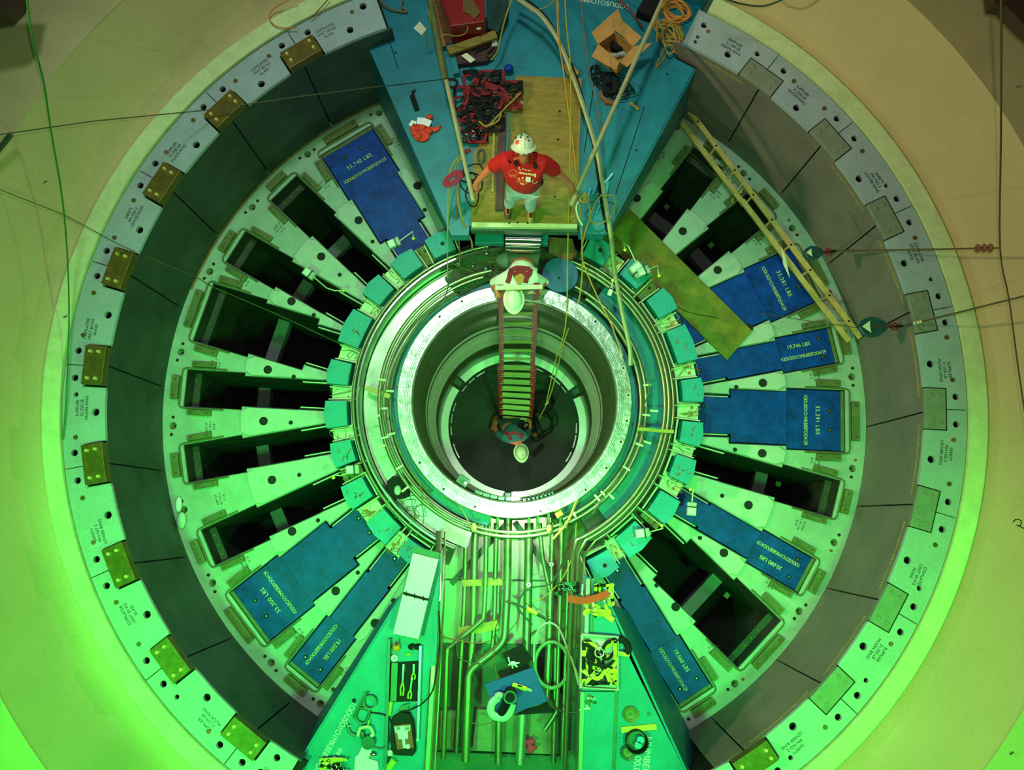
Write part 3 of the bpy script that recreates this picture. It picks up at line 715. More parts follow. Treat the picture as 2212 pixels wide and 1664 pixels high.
# slats and dark boxes just inside the south rim
for i, (x, w2) in enumerate(((1133, 9), (1142, 5), (1152, 5), (1160, 5), (1169, 7), (1178, 5), (1186, 4), (1193, 4))):
    p = P(x, 1083 - i * 2.2, -1.55)
    a = math.degrees(math.atan2(p.y, p.x)); r = 1.485
    p0 = polv(r, a, -1.36); p1 = polv(r - 0.02, a, -1.62)
    o = MB().bar(p0, p1, 0.018 + w2 * 0.002, 0.03, up=polv(1, a, 0)).build('dark_strip', M_DKGRN)
    tag(o, 'dark upright slat hanging inside the south rim of the bore', 'slat', 'dark slats inside the south rim')
for i, (a, wd) in enumerate(((249, 0.11), (253.5, 0.10), (258, 0.10), (262.5, 0.09), (267, 0.10))):
    o = MB().box(polv(1.47, a, -1.42), (0.05, wd, 0.10), math.radians(a)).build('dark_block', M_DKGRN, bevel=0.005)
    tag(o, 'small dark block fixed inside the south rim, left of the slats', 'block', 'dark blocks inside the south rim')
t = thing('clamp_box', P(1005, 1042, -1.6), 'dark clamp box with white knob inside the lower left rim of the bore', 'clamp')
MB().box(polv(1.42, 237.5, -1.50), (0.14, 0.17, 0.2), math.radians(237)).build('clamp_body', M_DKGRN, t, bevel=0.01)
MB().ball(polv(1.43, 239.5, -1.38), 0.025).build('knob', M_WHITE, t, smooth=True)

# ================================================================ PADS AND JUNCTION BOXES ON THE RING
PADS = [(951.5, 526.5, .36, .40), (878.4, 569, .35, .40), (815.8, 626, .36, .38), (765.5, 710, .36, .54), (731, 805, .35, .37), (724.6, 894, .35, .41), (738.9, 979, .34, .37), (769, 1065, .38, .37), (828, 1138, .36, .42), (890, 1195, .3, .36),
        (1292.7, 541, .36, .40), (1374, 590, .36, .40), (1431, 655, .36, .38), (1475, 744, .34, .56), (1497, 843, .34, .36), (1495, 936, .34, .36), (1476, 1013.6, .34, .38), (1435, 1096, .36, .40), (1368.6, 1166, .38, .44), (1302, 1222, .34, .40)]
pl = ['with a black hole, beside the deck at upper left', 'beside the switch box at upper left', 'at the end of the first dark slot, upper left', 'the largest one left of the bore', 'at the end of the wide dark slot', 'directly left of the bore', 'with rusty scrawl, lower left of the bore', 'with rusty scrawl, above the lower left wide block', 'between the two lower left blue blocks', 'half under the white binder',
      'with a black hole, beside the long hose', 'under the white switch box, upper right', 'beside the plywood plank edge', 'the largest one right of the bore', 'above the widest blue block, right of the bore', 'below the widest blue block centre line', 'with rusty letter marks, right of the bore', 'at the end of the narrow blue block, lower right', 'under the lowest switch box, lower right', 'nearest the right trench edge, with black hole']
M_PADS = M_PAD
for (x, y, lr, lt), l in zip(PADS, pl):
    p = P(x, y, Z_PAD); a = math.degrees(math.atan2(p.y, p.x)); r = math.hypot(p.x, p.y)
    t = thing('ring_pad', (p.x, p.y, -2.2), 'turquoise square pad on the ring, ' + l, 'pad', 'turquoise pads on the ring')
    h = lt / 2
    body = [radial(a, xx, yy, 0).to_2d()[:] for xx, yy in ((r - lr / 2, -h + .02), (r + lr / 2 - .03, -h - 0.005), (r + lr / 2 + .005, 0), (r + lr / 2 - .03, h + 0.005), (r - lr / 2, h - .02), (r - lr / 2 + .005, 0))]
    MB().prism(body, -2.19, Z_PAD).build('pad_body', M_PAD, t, bevel=0.004)
    for s in (-1, 1):
        MB().prism([radial(a, xx, s * yy, 0).to_2d()[:] for xx, yy in ((r - lr / 2 - .13, h + .012), (r + lr / 2 - .06, h + .03), (r + lr / 2 - .06, h + .045), (r - lr / 2 - .13, h + .03))], -2.1, Z_PAD - 0.1).build('side_strip', M_CREAM, t)
    MB().prism([radial(a, xx, yy, 0).to_2d()[:] for xx, yy in ((r - lr / 2 - .075, -h), (r - lr / 2 - .05, -h), (r - lr / 2 - .05, h), (r - lr / 2 - .075, h))], -2.1, Z_PAD - 0.06).build('inner_strip', M_CREAM, t)
    rnd = random.Random(int(x))
    if 'rusty' in l or rnd.random() < 0.5:
        mb = MB()
        for k in range(2 if 'rusty' not in l else 5):
            q = p + Vector((rnd.uniform(-.09, .09), rnd.uniform(-.09, .09), 0.001))
            mb.tube([q + Vector((rnd.uniform(-.05, .05), rnd.uniform(-.05, .05), 0)) for _ in range(3)], 0.006, 4, rx=(0.008, 0.001))
        mb.build('rust_scrawl', M_RUST, t)
    if 'black hole' in l:
        q = p + Vector((0.03, 0.0, 0)); MB().disc(q.x, q.y, Z_PAD, Z_PAD + .003, 0.032, 14).build('hole', M_HOLE, t)
BOXES = [(739, 849, 0), (741, 937.6, 0), (756, 763, 0), (803, 666, 0), (857, 596, 0), (917, 552, 2), (760, 1022, 2), (801.5, 1104, 1), (860, 1176, 1), (1323, 571, 1), (1393, 624, 2), (1441, 698, 1), (1480, 801, 1), (1487, 888, 1), (1476, 974, 0), (1451, 1046, 1), (1412, 1117, 2), (1332, 1185, 1)]
bl = ['above the pad directly left of the bore', 'below the pad directly left of the bore', 'below the largest left pad', 'above the largest left pad', 'second from the deck at upper left', 'nearest the deck at upper left', 'behind the switch box at lower left', 'with red sockets, lower left', 'with rusty sockets, nearest the white binder', 'crossed by the long hose, upper right', 'with two black sockets, upper right', 'with red sockets, above the largest right pad', 'with red sockets, below the largest right pad', 'with red sockets, directly right of the bore', 'with one dot, below the right blue block', 'with tangled wires, right of the lower switch box', 'with open dark bay, lower right', 'with open dark bay, nearest the bottom right deck']
for (x, y, k), l in zip(BOXES, bl):
    z = -1.72
    p = P(x, y, z); a = math.degrees(math.atan2(p.y, p.x)); r = math.hypot(p.x, p.y)
    t = thing('junction_box', (p.x, p.y, -2.2), 'cream box between turquoise pads, ' + l, 'box', 'cream boxes between the ring pads')
    MB().prism([radial(a, xx, yy, 0).to_2d()[:] for xx, yy in ((r - .17, -.115), (r + .15, -.13), (r + .15, .13), (r - .17, .115))], -2.15, z).build('box_body', M_CREAM if k < 2 else M_OLIVE, t, bevel=0.004)
    MB().prism([radial(a, xx, yy, 0).to_2d()[:] for xx, yy in ((r - .17, .118), (r + .16, .133), (r + .16, .142), (r - .17, .127))], -2.1, z + 0.05).build('side_flange', M_CREAM, t)
    if k == 1:
        for yy in (-.05, .05): q = radial(a, r + .05, yy, z); MB().disc(q.x, q.y, z, z + 0.02, 0.026, 6).build('red_socket', mat('orange_red_plastic', (0.75, 0.13, 0.03), 0.5, var=.1), t)
    elif k == 2:
        for yy in (-.04, .06): q = radial(a, r + .06, yy, z); MB().disc(q.x, q.y, z, z + 0.01, 0.022, 10).build('black_socket', M_HOLE, t)
    else:
        q = radial(a, r - .1, .05, z); MB().disc(q.x, q.y, z, z + 0.004, 0.01, 8).build('screw', M_HOLE, t)
    rnd = random.Random(int(x * 3))
    mb = MB()
    for _ in range(2 + 2 * (k > 0)):
        pts = [radial(a, r + rnd.uniform(-.15, .2), rnd.uniform(-.11, .11), z + rnd.uniform(.01, .05)) for _ in range(4)]
        mb.tube(smooth_path(pts, 4), 0.004, 5)
    mb.build('wiring', M_ROPE if k else M_OLIVE, t)

# limit switch boxes with a lever arm
def switch_box(x, y, ang, z, arm_px, label, size=(0.20, 0.13, 0.10)):
    p = P(x, y, z)
    t = thing('switch_box', (p.x, p.y, z - size[2] / 2), label, 'switch', 'switch boxes around the ring')
    MB().box(p, size, math.radians(ang)).build('switch_body', M_GREY, t, bevel=0.012)
    R = Matrix.Rotation(math.radians(ang), 3, 'Z')
    MB().box(p + R @ Vector((-0.035, 0, size[2] / 2 + .005)), (0.09, size[1] * .8, 0.01), math.radians(ang)).build('cover', M_WHITE, t)
    MB().box(p + R @ Vector((0.03, 0, 0.002)), (0.012, size[1] + .02, size[2] + .02), math.radians(ang)).build('strap', M_KBLK, t)
    pts = px(arm_px)
    arm = MB().tube([p + R @ Vector((size[0] / 2, 0, 0))] + pts, 0.010, 8).build('lever_arm', M_CREAM, t, smooth=True)
    MB().ball(pts[-1], 0.028).build('roller', mat('yellow_roller', (0.8, 0.75, 0.1), 0.4), arm, smooth=True)
    return t
switch_box(851, 526, 25, -1.5, [(892, 500, -1.45), (893, 515, -1.5)], 'grey switch box with a lever beside the upper left blue block')
switch_box(668, 592, -35, -1.95, [(705, 622, -1.9), (722, 628, -1.9), (742, 628, -1.9)], 'pale switch box hanging over the second dark slot, upper left')
switch_box(1376, 583, -50, -1.42, [(1358, 533, -1.42), (1347, 525, -1.42), (1350, 540, -1.42)], 'white switch box in three pieces beside the plywood plank', (0.22, 0.2, 0.1))
switch_box(1389, 587, 22, -1.40, [(1420, 574, -1.40), (1422, 588, -1.42), (1424, 596, -1.42)], 'grey white switch box over the second turquoise pad, upper right')
switch_box(1494, 1100, 85, -1.5, [(1497, 1062, -1.5), (1500, 1056, -1.5), (1492, 1058, -1.5)], 'upright switch box over the inner end of the lower right narrow block')
switch_box(1388, 1152, 8, -1.38, [(1432, 1142, -1.4), (1430, 1136, -1.42)], 'pale switch box over the pad at the wide dark slot, lower right')
switch_box(762, 1015, 5, -1.5, [(735, 1028, -1.5), (722, 1026, -1.5), (720, 1032, -1.5)], 'dark green switch box on the lower left of the ring')
switch_box(1319, 629, 70, -1.1, [(1322, 615, -1.1), (1324, 606, -1.1)], 'small white switch box on the curved pipes, upper right of the bore', (0.12, 0.07, 0.06))

# work light lying on the shiny plate
t = thing('work_light', P(857, 1062, -1.72), 'black work light with wire guard on the lower left of the shiny plate', 'lamp')
p = P(860, 1055, -1.55)
MB().prism([(p.x + dx, p.y + dy) for dx, dy in ((-.16, -.12), (-.17, .1), (-.08, .18), (.08, .18), (.17, .08), (.16, -.12), (.07, -.16), (-.07, -.16))], -1.71, -1.52).build('housing', M_KBLK, t, bevel=0.01)
MB().ball((p.x + .0, p.y - .03, -1.5), (0.055, 0.075, 0.04)).build('bulb', M_GREY, t, smooth=True)
mb = MB(); q = P(862, 1100, -1.6)
for i in range(6): mb.bar((q.x - .06 + i * .024, q.y - .13, -1.6), (q.x - .06 + i * .024, q.y + .12, -1.6), 0.006, 0.006)
for i in range(8): mb.bar((q.x - .065, q.y - .13 + i * .035, -1.598), (q.x + .065, q.y - .13 + i * .035, -1.598), 0.006, 0.006)
mb.build('wire_guard', M_DKGRN, t)
# ================================================================ TRENCH AT THE SOUTH SIDE
ZT = -2.6
struct('floor_trench', MB().prism(pxpoly([(930, 1100), (1290, 1100), (1290, 1760), (900, 1760)], ZT), ZT - 0.1, ZT - 0.02), M_DKGRN)
M_SHEET = mat('bright_sheet_metal', (0.50, 0.56, 0.40), 0.22, metal=0.5, var=0.06, scale=2)
def slab(name, pts, z, th, m, label=None, cat=None, group=None, parent=None, bevel=0.0):
    o = MB().prism(pxpoly(pts, z), z - th, z).build(name, m, parent, bevel=bevel)
    if parent is None: tag(o, label, cat, group)
    return o
M_DUCT = mat('duct_grey', (0.16, 0.20, 0.09), 0.5, var=0.15)
slab('floor_sheet', [(952, 1118), (1190, 1118), (1192, 1253), (946, 1250)], ZT, 0.02, M_SHEET, 'bright shiny sheet metal panel under the pipes, nearest the bore', 'sheet')
slab('floor_sheet', [(944, 1254), (1192, 1257), (1190, 1392), (938, 1388)], ZT, 0.02, M_SHEET, 'bright shiny sheet metal panel under the pipes, second from the bore', 'sheet')
slab('floor_sheet', [(1192, 1118), (1270, 1118), (1262, 1400), (1190, 1400)], ZT, 0.02, M_OLIVE, 'dull narrow sheet panel below the right pipe bundle', 'sheet')
slab('floor_sheet', [(932, 1396), (1262, 1402), (1250, 1532), (922, 1528)], ZT - 0.005, 0.015, mat('green_panel', (0.04, 0.08, 0.025), 0.4, var=0.3, scale=2), 'dark green metal panel under the hose coil', 'sheet')
slab('duct_box', [(1030, 1533), (1192, 1538), (1190, 1630), (1020, 1622)], ZT + 0.2, 0.2, M_DUCT, 'pale box duct below the white padded ring', 'duct')
slab('duct_box', [(940, 1536), (985, 1536), (978, 1618), (930, 1616)], ZT + 0.15, 0.15, M_DUCT, 'narrow pale duct at the left foot of the pipes', 'duct')
slab('cross_girder', [(905, 1624), (1225, 1634), (1225, 1700), (900, 1700)], ZT + 0.1, 0.1, M_DKGRN, 'dark green girder where the pipes end at the bottom', 'girder')
def trench_wall(name, top, bot, m, label):
    a, b = [P(x, y, Z_DECK - 0.25) for x, y in top]; c, d = [P(x, y, ZT) for x, y in bot]
    n = (b - a).cross(c - a).normalized() * 0.02
    return tag(MB().add([a, b, d, c, a + n, b + n, d + n, c + n], [(0, 1, 2, 3), (7, 6, 5, 4), (0, 4, 5, 1), (1, 5, 6, 2), (2, 6, 7, 3), (3, 7, 4, 0)]).build(name, m), label, 'panel')
trench_wall('trench_lining', ((949, 1207), (924, 1715)), ((962, 1150), (944, 1620)), M_GRNST, 'upright steel panel along the left side of the pipe trench')
trench_wall('trench_lining', ((1264, 1246), (1252, 1725)), ((1256, 1180), (1240, 1630)), M_GRNST, 'upright steel panel along the right side of the pipe trench')
# edge channels on the decks
for nm, pts, l in (('edge_channel', [(948, 1150, -1.5), (944, 1300, -.6), (934, 1480, -.38), (920, 1720, -.36)], 'left'), ('edge_channel', [(1270, 1250, -.38), (1266, 1375, -.37)], 'right')):
    P0 = px(pts)
    t = thing(nm, P0[0], 'pale steel edge rail along the %s side of the pipe trench' % l, 'rail')
    MB().tube(P0, 0.03, 8, rx=(0.045, 0.03)).build('rail_top', M_PIPE, t)
    MB().tube([p + Vector((0.09, 0, -0.03)) for p in P0], 0.014, 8).build('edge_pipe', M_PIPE, t, smooth=True)
def pipe(pts, r, label, z=-2.15, m=None):
    return tag(MB().tube(smooth_path(px(pts, z), 5), r, 12).build('straight_pipe', m or M_PIPE, smooth=True), label, 'pipe', 'pipes running down the trench')
pipe([(1007, 1130), (1004, 1260), (1000, 1353), (993, 1480), (986, 1628)], 0.035, 'leftmost straight pipe of the trench, running behind both brown boards')
pipe([(1027, 1130), (1024, 1260), (1022, 1353), (1016, 1440), (1010, 1520)], 0.055, 'second pipe from the left, thick, behind the brown boards')
pipe([(1051, 1130), (1049, 1250), (1045, 1326), (1036, 1345), (975, 1396), (966, 1412), (963, 1500), (957, 1640)], 0.038, 'pipe with a long diagonal bend to the left', -2.0)
pipe([(1072.5, 1130), (1070, 1260), (1067, 1364), (1064, 1400)], 0.04, 'short pipe right of the diagonally bent one')
pipe([(1098, 1110), (1096, 1260), (1092, 1350), (1088, 1382), (1070, 1405), (1030, 1437), (1014, 1458), (1011, 1500), (1005.6, 1645)], 0.062, 'thick pipe with an elbow near the centre of the trench', -1.95)
pipe([(1143, 1130), (1141, 1260), (1137, 1400), (1134, 1424), (1112, 1440)], 0.068, 'thickest green grey pipe, right of the centre')
pipe([(1166, 1130), (1172, 1200), (1187, 1275)], 0.034, 'short slanting pipe right of the thickest pipe', -2.05)
pipe([(1189, 1275), (1188, 1300), (1186, 1400), (1180, 1520)], 0.062, 'thick pipe passing through the hose coil', -2.1)
pipe([(1194, 1130), (1192, 1200), (1190, 1290)], 0.04, 'straight pipe with a small ring fitting', -2.12)
pipe([(1214, 1130), (1210, 1300), (1206, 1420), (1203, 1525), (1198, 1545), (1177, 1577)], 0.036, 'pipe ending in a hooked elbow above the pink rag', -1.95)
pipe([(1200, 1400), (1199, 1500), (1195.5, 1648)], 0.04, 'lower straight pipe beside the hooked elbow')
pipe([(1078, 1540), (1076, 1650)], 0.055, 'short stub pipe below the white padded ring')
pipe([(1129, 1540), (1123, 1650)], 0.075, 'wide dull stub pipe left of the pink rag', m=M_GRNST)
pipe([(1262, 1190), (1256, 1340), (1252, 1400)], 0.03, 'pipe at the right edge of the trench, under the red strap')
pipe([(1228, 1210), (1222, 1400), (1214, 1640)], 0.03, 'slim pipe left of the bent bundle at the right edge')
# diagonal struts
for a, b, l in (((1098, 1128, -2.4), (975, 1262, -2.4), 'left'), ((1112, 1128, -2.4), (1228, 1290, -2.4), 'right')):
    tag(MB().bar(P(*a), P(*b), 0.09, 0.08).build('diagonal_strut', M_DKGRN), 'dark diagonal strut leaning to the %s under the pipes' % l, 'strut')
# brown boards laid across
M_OLWOOD = mat('olive_board', (0.36, 0.34, 0.06), 0.7, var=0.2, scale=6, fine=0.4)
slab('cross_board', [(998, 1253), (1086, 1251), (1086, 1265), (1000, 1267)], -2.06, 0.03, M_OLWOOD, 'olive board across the pipes, the upper straight one', 'board')
slab('cross_board', [(988, 1356), (1020, 1352), (1074, 1340), (1080, 1358), (1040, 1368), (992, 1370)], -2.06, 0.03, M_OLWOOD, 'ragged olive board across the pipes, the lower one', 'board')
# blue board and its load
slab('blue_board', [(1047, 1479), (1152, 1442), (1183, 1515), (1077, 1553)], -1.8, 0.03, mat('blue_board_paint', (0.002, 0.035, 0.36), 0.5, var=0.15), 'blue board lying on the pipes with a torch on it', 'board')
slab('black_plate', [(1085, 1412), (1128, 1392), (1152, 1425), (1108, 1452)], -1.85, 0.02, M_KBLK, 'small black plate with a white glove on it', 'plate')
slab('black_plate', [(1110, 1545), (1184, 1518), (1198, 1534), (1196, 1540), (1118, 1545)], -1.86, 0.03, M_KBLK, 'black plate sticking out under the blue board', 'plate')
t = thing('work_glove', P(1107, 1432, -1.83), 'white green work glove on the black plate', 'glove')
mb = MB(); mb.ball(P(1108, 1434, -1.82), (0.06, 0.035, 0.02)); mb.build('palm', M_WHITE, t, smooth=True)
for q in (((1100, 1430), (1098, 1420)), ((1114, 1434), (1122, 1432)), ((1112, 1438), (1118, 1441)), ((1106, 1440), (1108, 1444)), ((1103, 1436), (1098, 1438))):
    MB().cyl(P(*q[0], -1.82), P(*q[1], -1.82), 0.012, n=8).build('finger', M_WHITE, t, smooth=True)
t = thing('torch', P(1130, 1487, -1.78), 'yellow torch lying on the blue board', 'torch')
MB().cyl(P(1107, 1479, -1.75), P(1137, 1489, -1.75), 0.032, 0.036, n=14).build('torch_body', M_WEBY, t, smooth=True)
MB().cyl(P(1138, 1489, -1.75), P(1149, 1493, -1.75), 0.028, 0.02, n=14).build('lens_end', M_GREY, t, smooth=True)
MB().bar(P(1118, 1481, -1.71), P(1128, 1484, -1.71), 0.02, 0.01).build('switch', M_KBLK, t)
t = thing('padded_ring', P(1090, 1530, -1.8), 'pale U shaped padded ring around a black cylinder', 'ring')
MB().tube(smooth_path([P(x, y, -1.72) for x, y in ((1078, 1507), (1064, 1518), (1060, 1535), (1066, 1546), (1082, 1551), (1094, 1548), (1103, 1535), (1107, 1520))], 5), 0.06, 10).build('padding', mat('pale_green_pad', (0.45, 0.65, 0.50), 0.7, var=.15, scale=12), t, smooth=True)
MB().tube(smooth_path([P(x, y, -1.70) for x, y in ((1085, 1505), (1078, 1502), (1072, 1506))], 4), 0.05, 10).build('end_cap', M_GREY, t, smooth=True)
tag(MB().cyl(P(1083, 1540, -1.72), P(1094, 1519, -1.6), 0.065, n=18).build('black_cylinder', M_KBLK, smooth=True), 'black cylinder lying inside the pale padded ring', 'cylinder')
t = thing('round_can', P(1101, 1500, -1.77), 'round black lid can on the corner of the blue board', 'can')
q = P(1102, 1500, -1.7); MB().disc(q.x, q.y, -1.77, -1.5, 0.095, 28).build('can_body', M_KBLK, t, smooth=True)
MB().sweep([(0.07, -1.5), (0.095, -1.5), (0.095, -1.485), (0.07, -1.485)], 0, 360, 28, center=(q.x, q.y)).build('can_rim', M_DKGRN, t)
slab('dark_floor_slab', [(1160, 1400), (1232, 1402), (1228, 1500), (1162, 1498)], ZT + .03, .03, M_BLACK, 'black slab on the floor behind the hose loop', 'floor_patch')  # plain black slab on the trench floor inside the hose loop
# hose coil
t = thing('hose_coil', P(1195, 1437, -1.9), 'green hose loop hanging over the pipes', 'hose')
c = P(1192, 1437, -1.85)
MB().tube([(c.x + 0.25 * math.cos(i / 32 * 2 * math.pi), c.y + 0.33 * math.sin(i / 32 * 2 * math.pi), -1.85) for i in range(32)], 0.028, 8, closed=True).build('hose_loop', mat('green_hose', (0.12, 0.32, 0.10), 0.4), t, smooth=True)
MB().tube(smooth_path(px([(1153, 1430), (1156, 1380), (1168, 1355), (1188, 1346), (1208, 1360), (1225, 1400), (1240, 1440), (1250, 1480)], -1.8), 6), 0.015, 8).build('clear_tail', M_GREY, t, smooth=True)
# pink rag
rnd = random.Random(5)
mb = MB()
for _ in range(7):
    q = P(1144 + rnd.uniform(-9, 9), 1612 + rnd.uniform(-13, 13), -2.2)
    mb.ball(q, (rnd.uniform(.03, .07), rnd.uniform(.03, .06), .03))
tag(mb.build('rag', mat('pink_cloth', (0.85, 0.03, 0.10), 0.8, var=.2, scale=20), smooth=True), 'crumpled bright pink rag on the pale duct', 'rag')
# cables wandering over the pipes
M_CBL = mat('dark_cable', (0.03, 0.07, 0.03), 0.5)
def cable(pts, r, m, label, cat='cable', z=-1.85, group=None): return rope('cable', pts, r, m, label, cat, z, group)
cable([(1227, 1180), (1215, 1215), (1190, 1260), (1150, 1270), (1128, 1285), (1120, 1305), (1123, 1320), (1150, 1350)], 0.014, M_CBL, 'dark cable curling across the thickest pipe')
cable([(947, 1180), (948, 1300), (946, 1340), (955, 1372), (985, 1383), (1030, 1390), (1060, 1385)], 0.010, M_RUST, 'brown cable running down the left side and across under the diagonal pipe')
cable([(948, 1320), (950, 1380), (944, 1440), (935, 1490), (915, 1518), (885, 1535), (862, 1540)], 0.010, M_KBLK, 'black cable running from the trench onto the left deck', z=-0.3)
cable([(1092, 1300), (1115, 1305), (1140, 1318), (1165, 1330), (1185, 1342)], 0.016, M_CBL, 'thick dark cable through the inline yellow plug')
cable([(985, 1390), (990, 1420), (1010, 1430), (1050, 1440), (1075, 1460), (1085, 1480)], 0.009, M_CBL, 'thin dark cable running to the blue board')
cable([(1066, 1375), (1068, 1420), (1072, 1460), (1078, 1500)], 0.008, M_RUST, 'thin red brown cable falling onto the blue board')
cable([(1098, 1365), (1112, 1350), (1122, 1330), (1118, 1310)], 0.006, M_CBL, 'thin wire hooked beside the central thick pipe')
cable([(1078, 1280), (1082, 1310), (1078, 1340), (1070, 1360), (1076, 1385)], 0.007, M_CBL, 'thin loose wire hanging left of the central pipe')
cable([(1020, 1562), (1040, 1566), (1065, 1560), (1080, 1548)], 0.008, M_OLIVE, 'thin cable in front of the padded ring')
cable([(1245, 1130), (1240, 1190), (1215, 1250), (1175, 1290), (1150, 1300)], 0.008, M_YCORD, 'thin yellow green cord over the right pipes')
cable([(1155, 1460), (1170, 1480), (1190, 1525), (1230, 1540), (1262, 1535)], 0.014, M_CBL, 'dark cable below the hose coil leading to the ring fitting')
cable([(1220, 1390), (1232, 1420), (1245, 1450), (1258, 1490)], 0.010, M_ROPE, 'brown cord at the right edge beside the tray', z=-1.2)
t = thing('inline_plug', P(1150, 1322, -1.8), 'yellow green inline connector on a dark cable', 'connector')
MB().cyl(P(1138, 1316, -1.78), P(1160, 1327, -1.78), 0.04, 0.03, n=12).build('plug_body', M_WEBY, t, smooth=True)
MB().cyl(P(1160, 1327, -1.78), P(1176, 1335, -1.78), 0.03, 0.02, n=12).build('plug_sleeve', M_CBL, t, smooth=True)
for x, y, l in ((1191, 1219, 'on the straight pipe'), (1142, 1263, 'on the thickest pipe')):
    q = P(x, y, -2.03)
    tag(MB().sweep([(0.012, -2.04), (0.035, -2.04), (0.035, -2.0), (0.012, -2.0)], 0, 360, 16, center=(q.x, q.y)).build('ring_fitting', M_WHITE), 'tiny white ring fitting ' + l, 'fitting')
tag(MB().bar(P(1201, 1115, -1.35), P(1214, 1107, -1.35), 0.07, 0.06).build('yellow_tag', M_WEBY), 'small yellow tag below the south rim', 'tag')
tag(MB().ball(P(1056, 1125, -2.0), (0.03, 0.05, 0.02)).build('pink_tag', mat('pink_tape', (0.9, 0.2, 0.5), 0.6)), 'small pink tag between the pipes under the south rim', 'tag')
# cream conduit ends under the south rim
for i, x in enumerate((1010, 1035, 1058, 1075, 1143, 1162, 1185, 1210, 1222)):
    tag(MB().cyl(P(x, 1108 + abs(i - 4) * -0.5, -1.75), P(x, 1142, -1.95), 0.02, n=8).build('conduit_end', M_CREAM, smooth=True), 'short pale conduit stub behind the curved pipes at the south rim', 'conduit', 'conduit stubs at the south rim')
# tape and straps on the ring pipes
for x, y, l in ((1022, 1140, 'left'), (1188, 1144, 'right')):
    tag(MB().ball(P(x, y, -1.4), (0.05, 0.075, 0.05)).build('tape_wrap', mat('masking_tape', (0.20, 0.20, 0.05), 0.8, var=.3, scale=20), smooth=True), 'yellowish tape wrap on the curved pipes, %s of the rim centre' % l, 'tape')
rope('lashing_strap', [(1262, 1050), (1245, 1085), (1225, 1130), (1195, 1165)], 0.02, M_ROPE, 'tan strap lashed round the pipes at the lower right rim', 'strap', -1.32)
for p0, l in (([(960, 1075), (985, 1090), (1005, 1115), (1022, 1150)], 'left of the south rim'), ([(838, 838), (828, 850), (822, 880), (838, 930)], 'left of the bore'), ([(905, 1050), (930, 1090), (965, 1120)], 'at the lower left of the bore'), ([(1345, 1010), (1330, 1040), (1300, 1080), (1280, 1110)], 'at the lower right of the bore'), ([(1405, 800), (1400, 850), (1385, 900), (1390, 960)], 'right of the bore')):
    rope('ring_wire', p0, 0.010, M_OLIVE, 'olive wire trailing along the curved pipes ' + l, 'wire', -1.36)
tag(MB().bar(P(1376, 927, -1.34), P(1455, 933, -1.34), 0.05, 0.03).build('wood_stick', M_OLWOOD), 'olive wooden stick bridging the pipes right of the bore', 'stick')
tag(MB().bar(P(790, 838, -1.5), P(842, 857, -1.4), 0.07, 0.03).build('wood_stick', M_WOOD), 'pale wooden stick bridging the pipes left of the bore', 'stick')
t = thing('cable_net', P(905, 1110, -1.7), 'tangle of thin green wires on the lower left of the shiny plate', 'wires')
rnd = random.Random(3)
for k in range(6):
    cx, cy = 888 + rnd.uniform(-12, 22), 1100 + rnd.uniform(-20, 30)
    MB().tube([P(cx + (12 + 5 * math.sin(3 * u + k)) * math.cos(u), cy + (16 + 4 * math.cos(2 * u)) * math.sin(u), -1.69) for u in [i / 20 * 2 * math.pi for i in range(20)]], 0.005, 5, closed=True).build('wire_loop', M_DKGRN, t, smooth=True)
MB().sweep([(0.01, -1.7), (0.04, -1.7), (0.04, -1.64), (0.01, -1.64)], 0, 360, 16, center=P2(903, 1151, -1.7)).build('valve', M_DKGRN, t)
for i in range(2):
    MB().tube(smooth_path(px([(900 + i * 12, 1090), (895 + i * 20, 1120), (903 + i * 8, 1150)], -1.69), 5), 0.006, 5).build('wire_loop', M_OLIVE, t, smooth=True)

t = thing('added_bore_lamp', (0.02, -1.36, -4.75), 'small glowing lamp added low on the south wall of the bore', 'lamp')  # added body for the bore light that brightens the steel bands
MB().box((0.02, -1.40, -4.75), (0.08, 0.05, 0.12)).build('lamp_back', M_STEEL, t, bevel=.01)
MB().ball((0.02, -1.36, -4.75), 0.03).build('bulb', mat('glowing_bulb', (0.9, 1.0, 0.9), 0.4, emit=12.0), t, smooth=True)
t = thing('flood_lamp', (0.02, -1.62, -1.30), 'glaring work lamp clamped on the south rim of the bore', 'lamp')
MB().disc(0.02, -1.62, -1.30, -1.27, 0.05, 14).build('foot', M_STEEL, t)
MB().cyl((0.02, -1.62, -1.27), (0.02, -1.62, -1.1), 0.012, n=8).build('stem', M_STEEL, t)
MB().ball((0.02, -1.62, -1.07), 0.04).build('bulb', mat('glowing_bulb', (0.9, 1.0, 0.9), 0.4, emit=12.0), t, smooth=True)
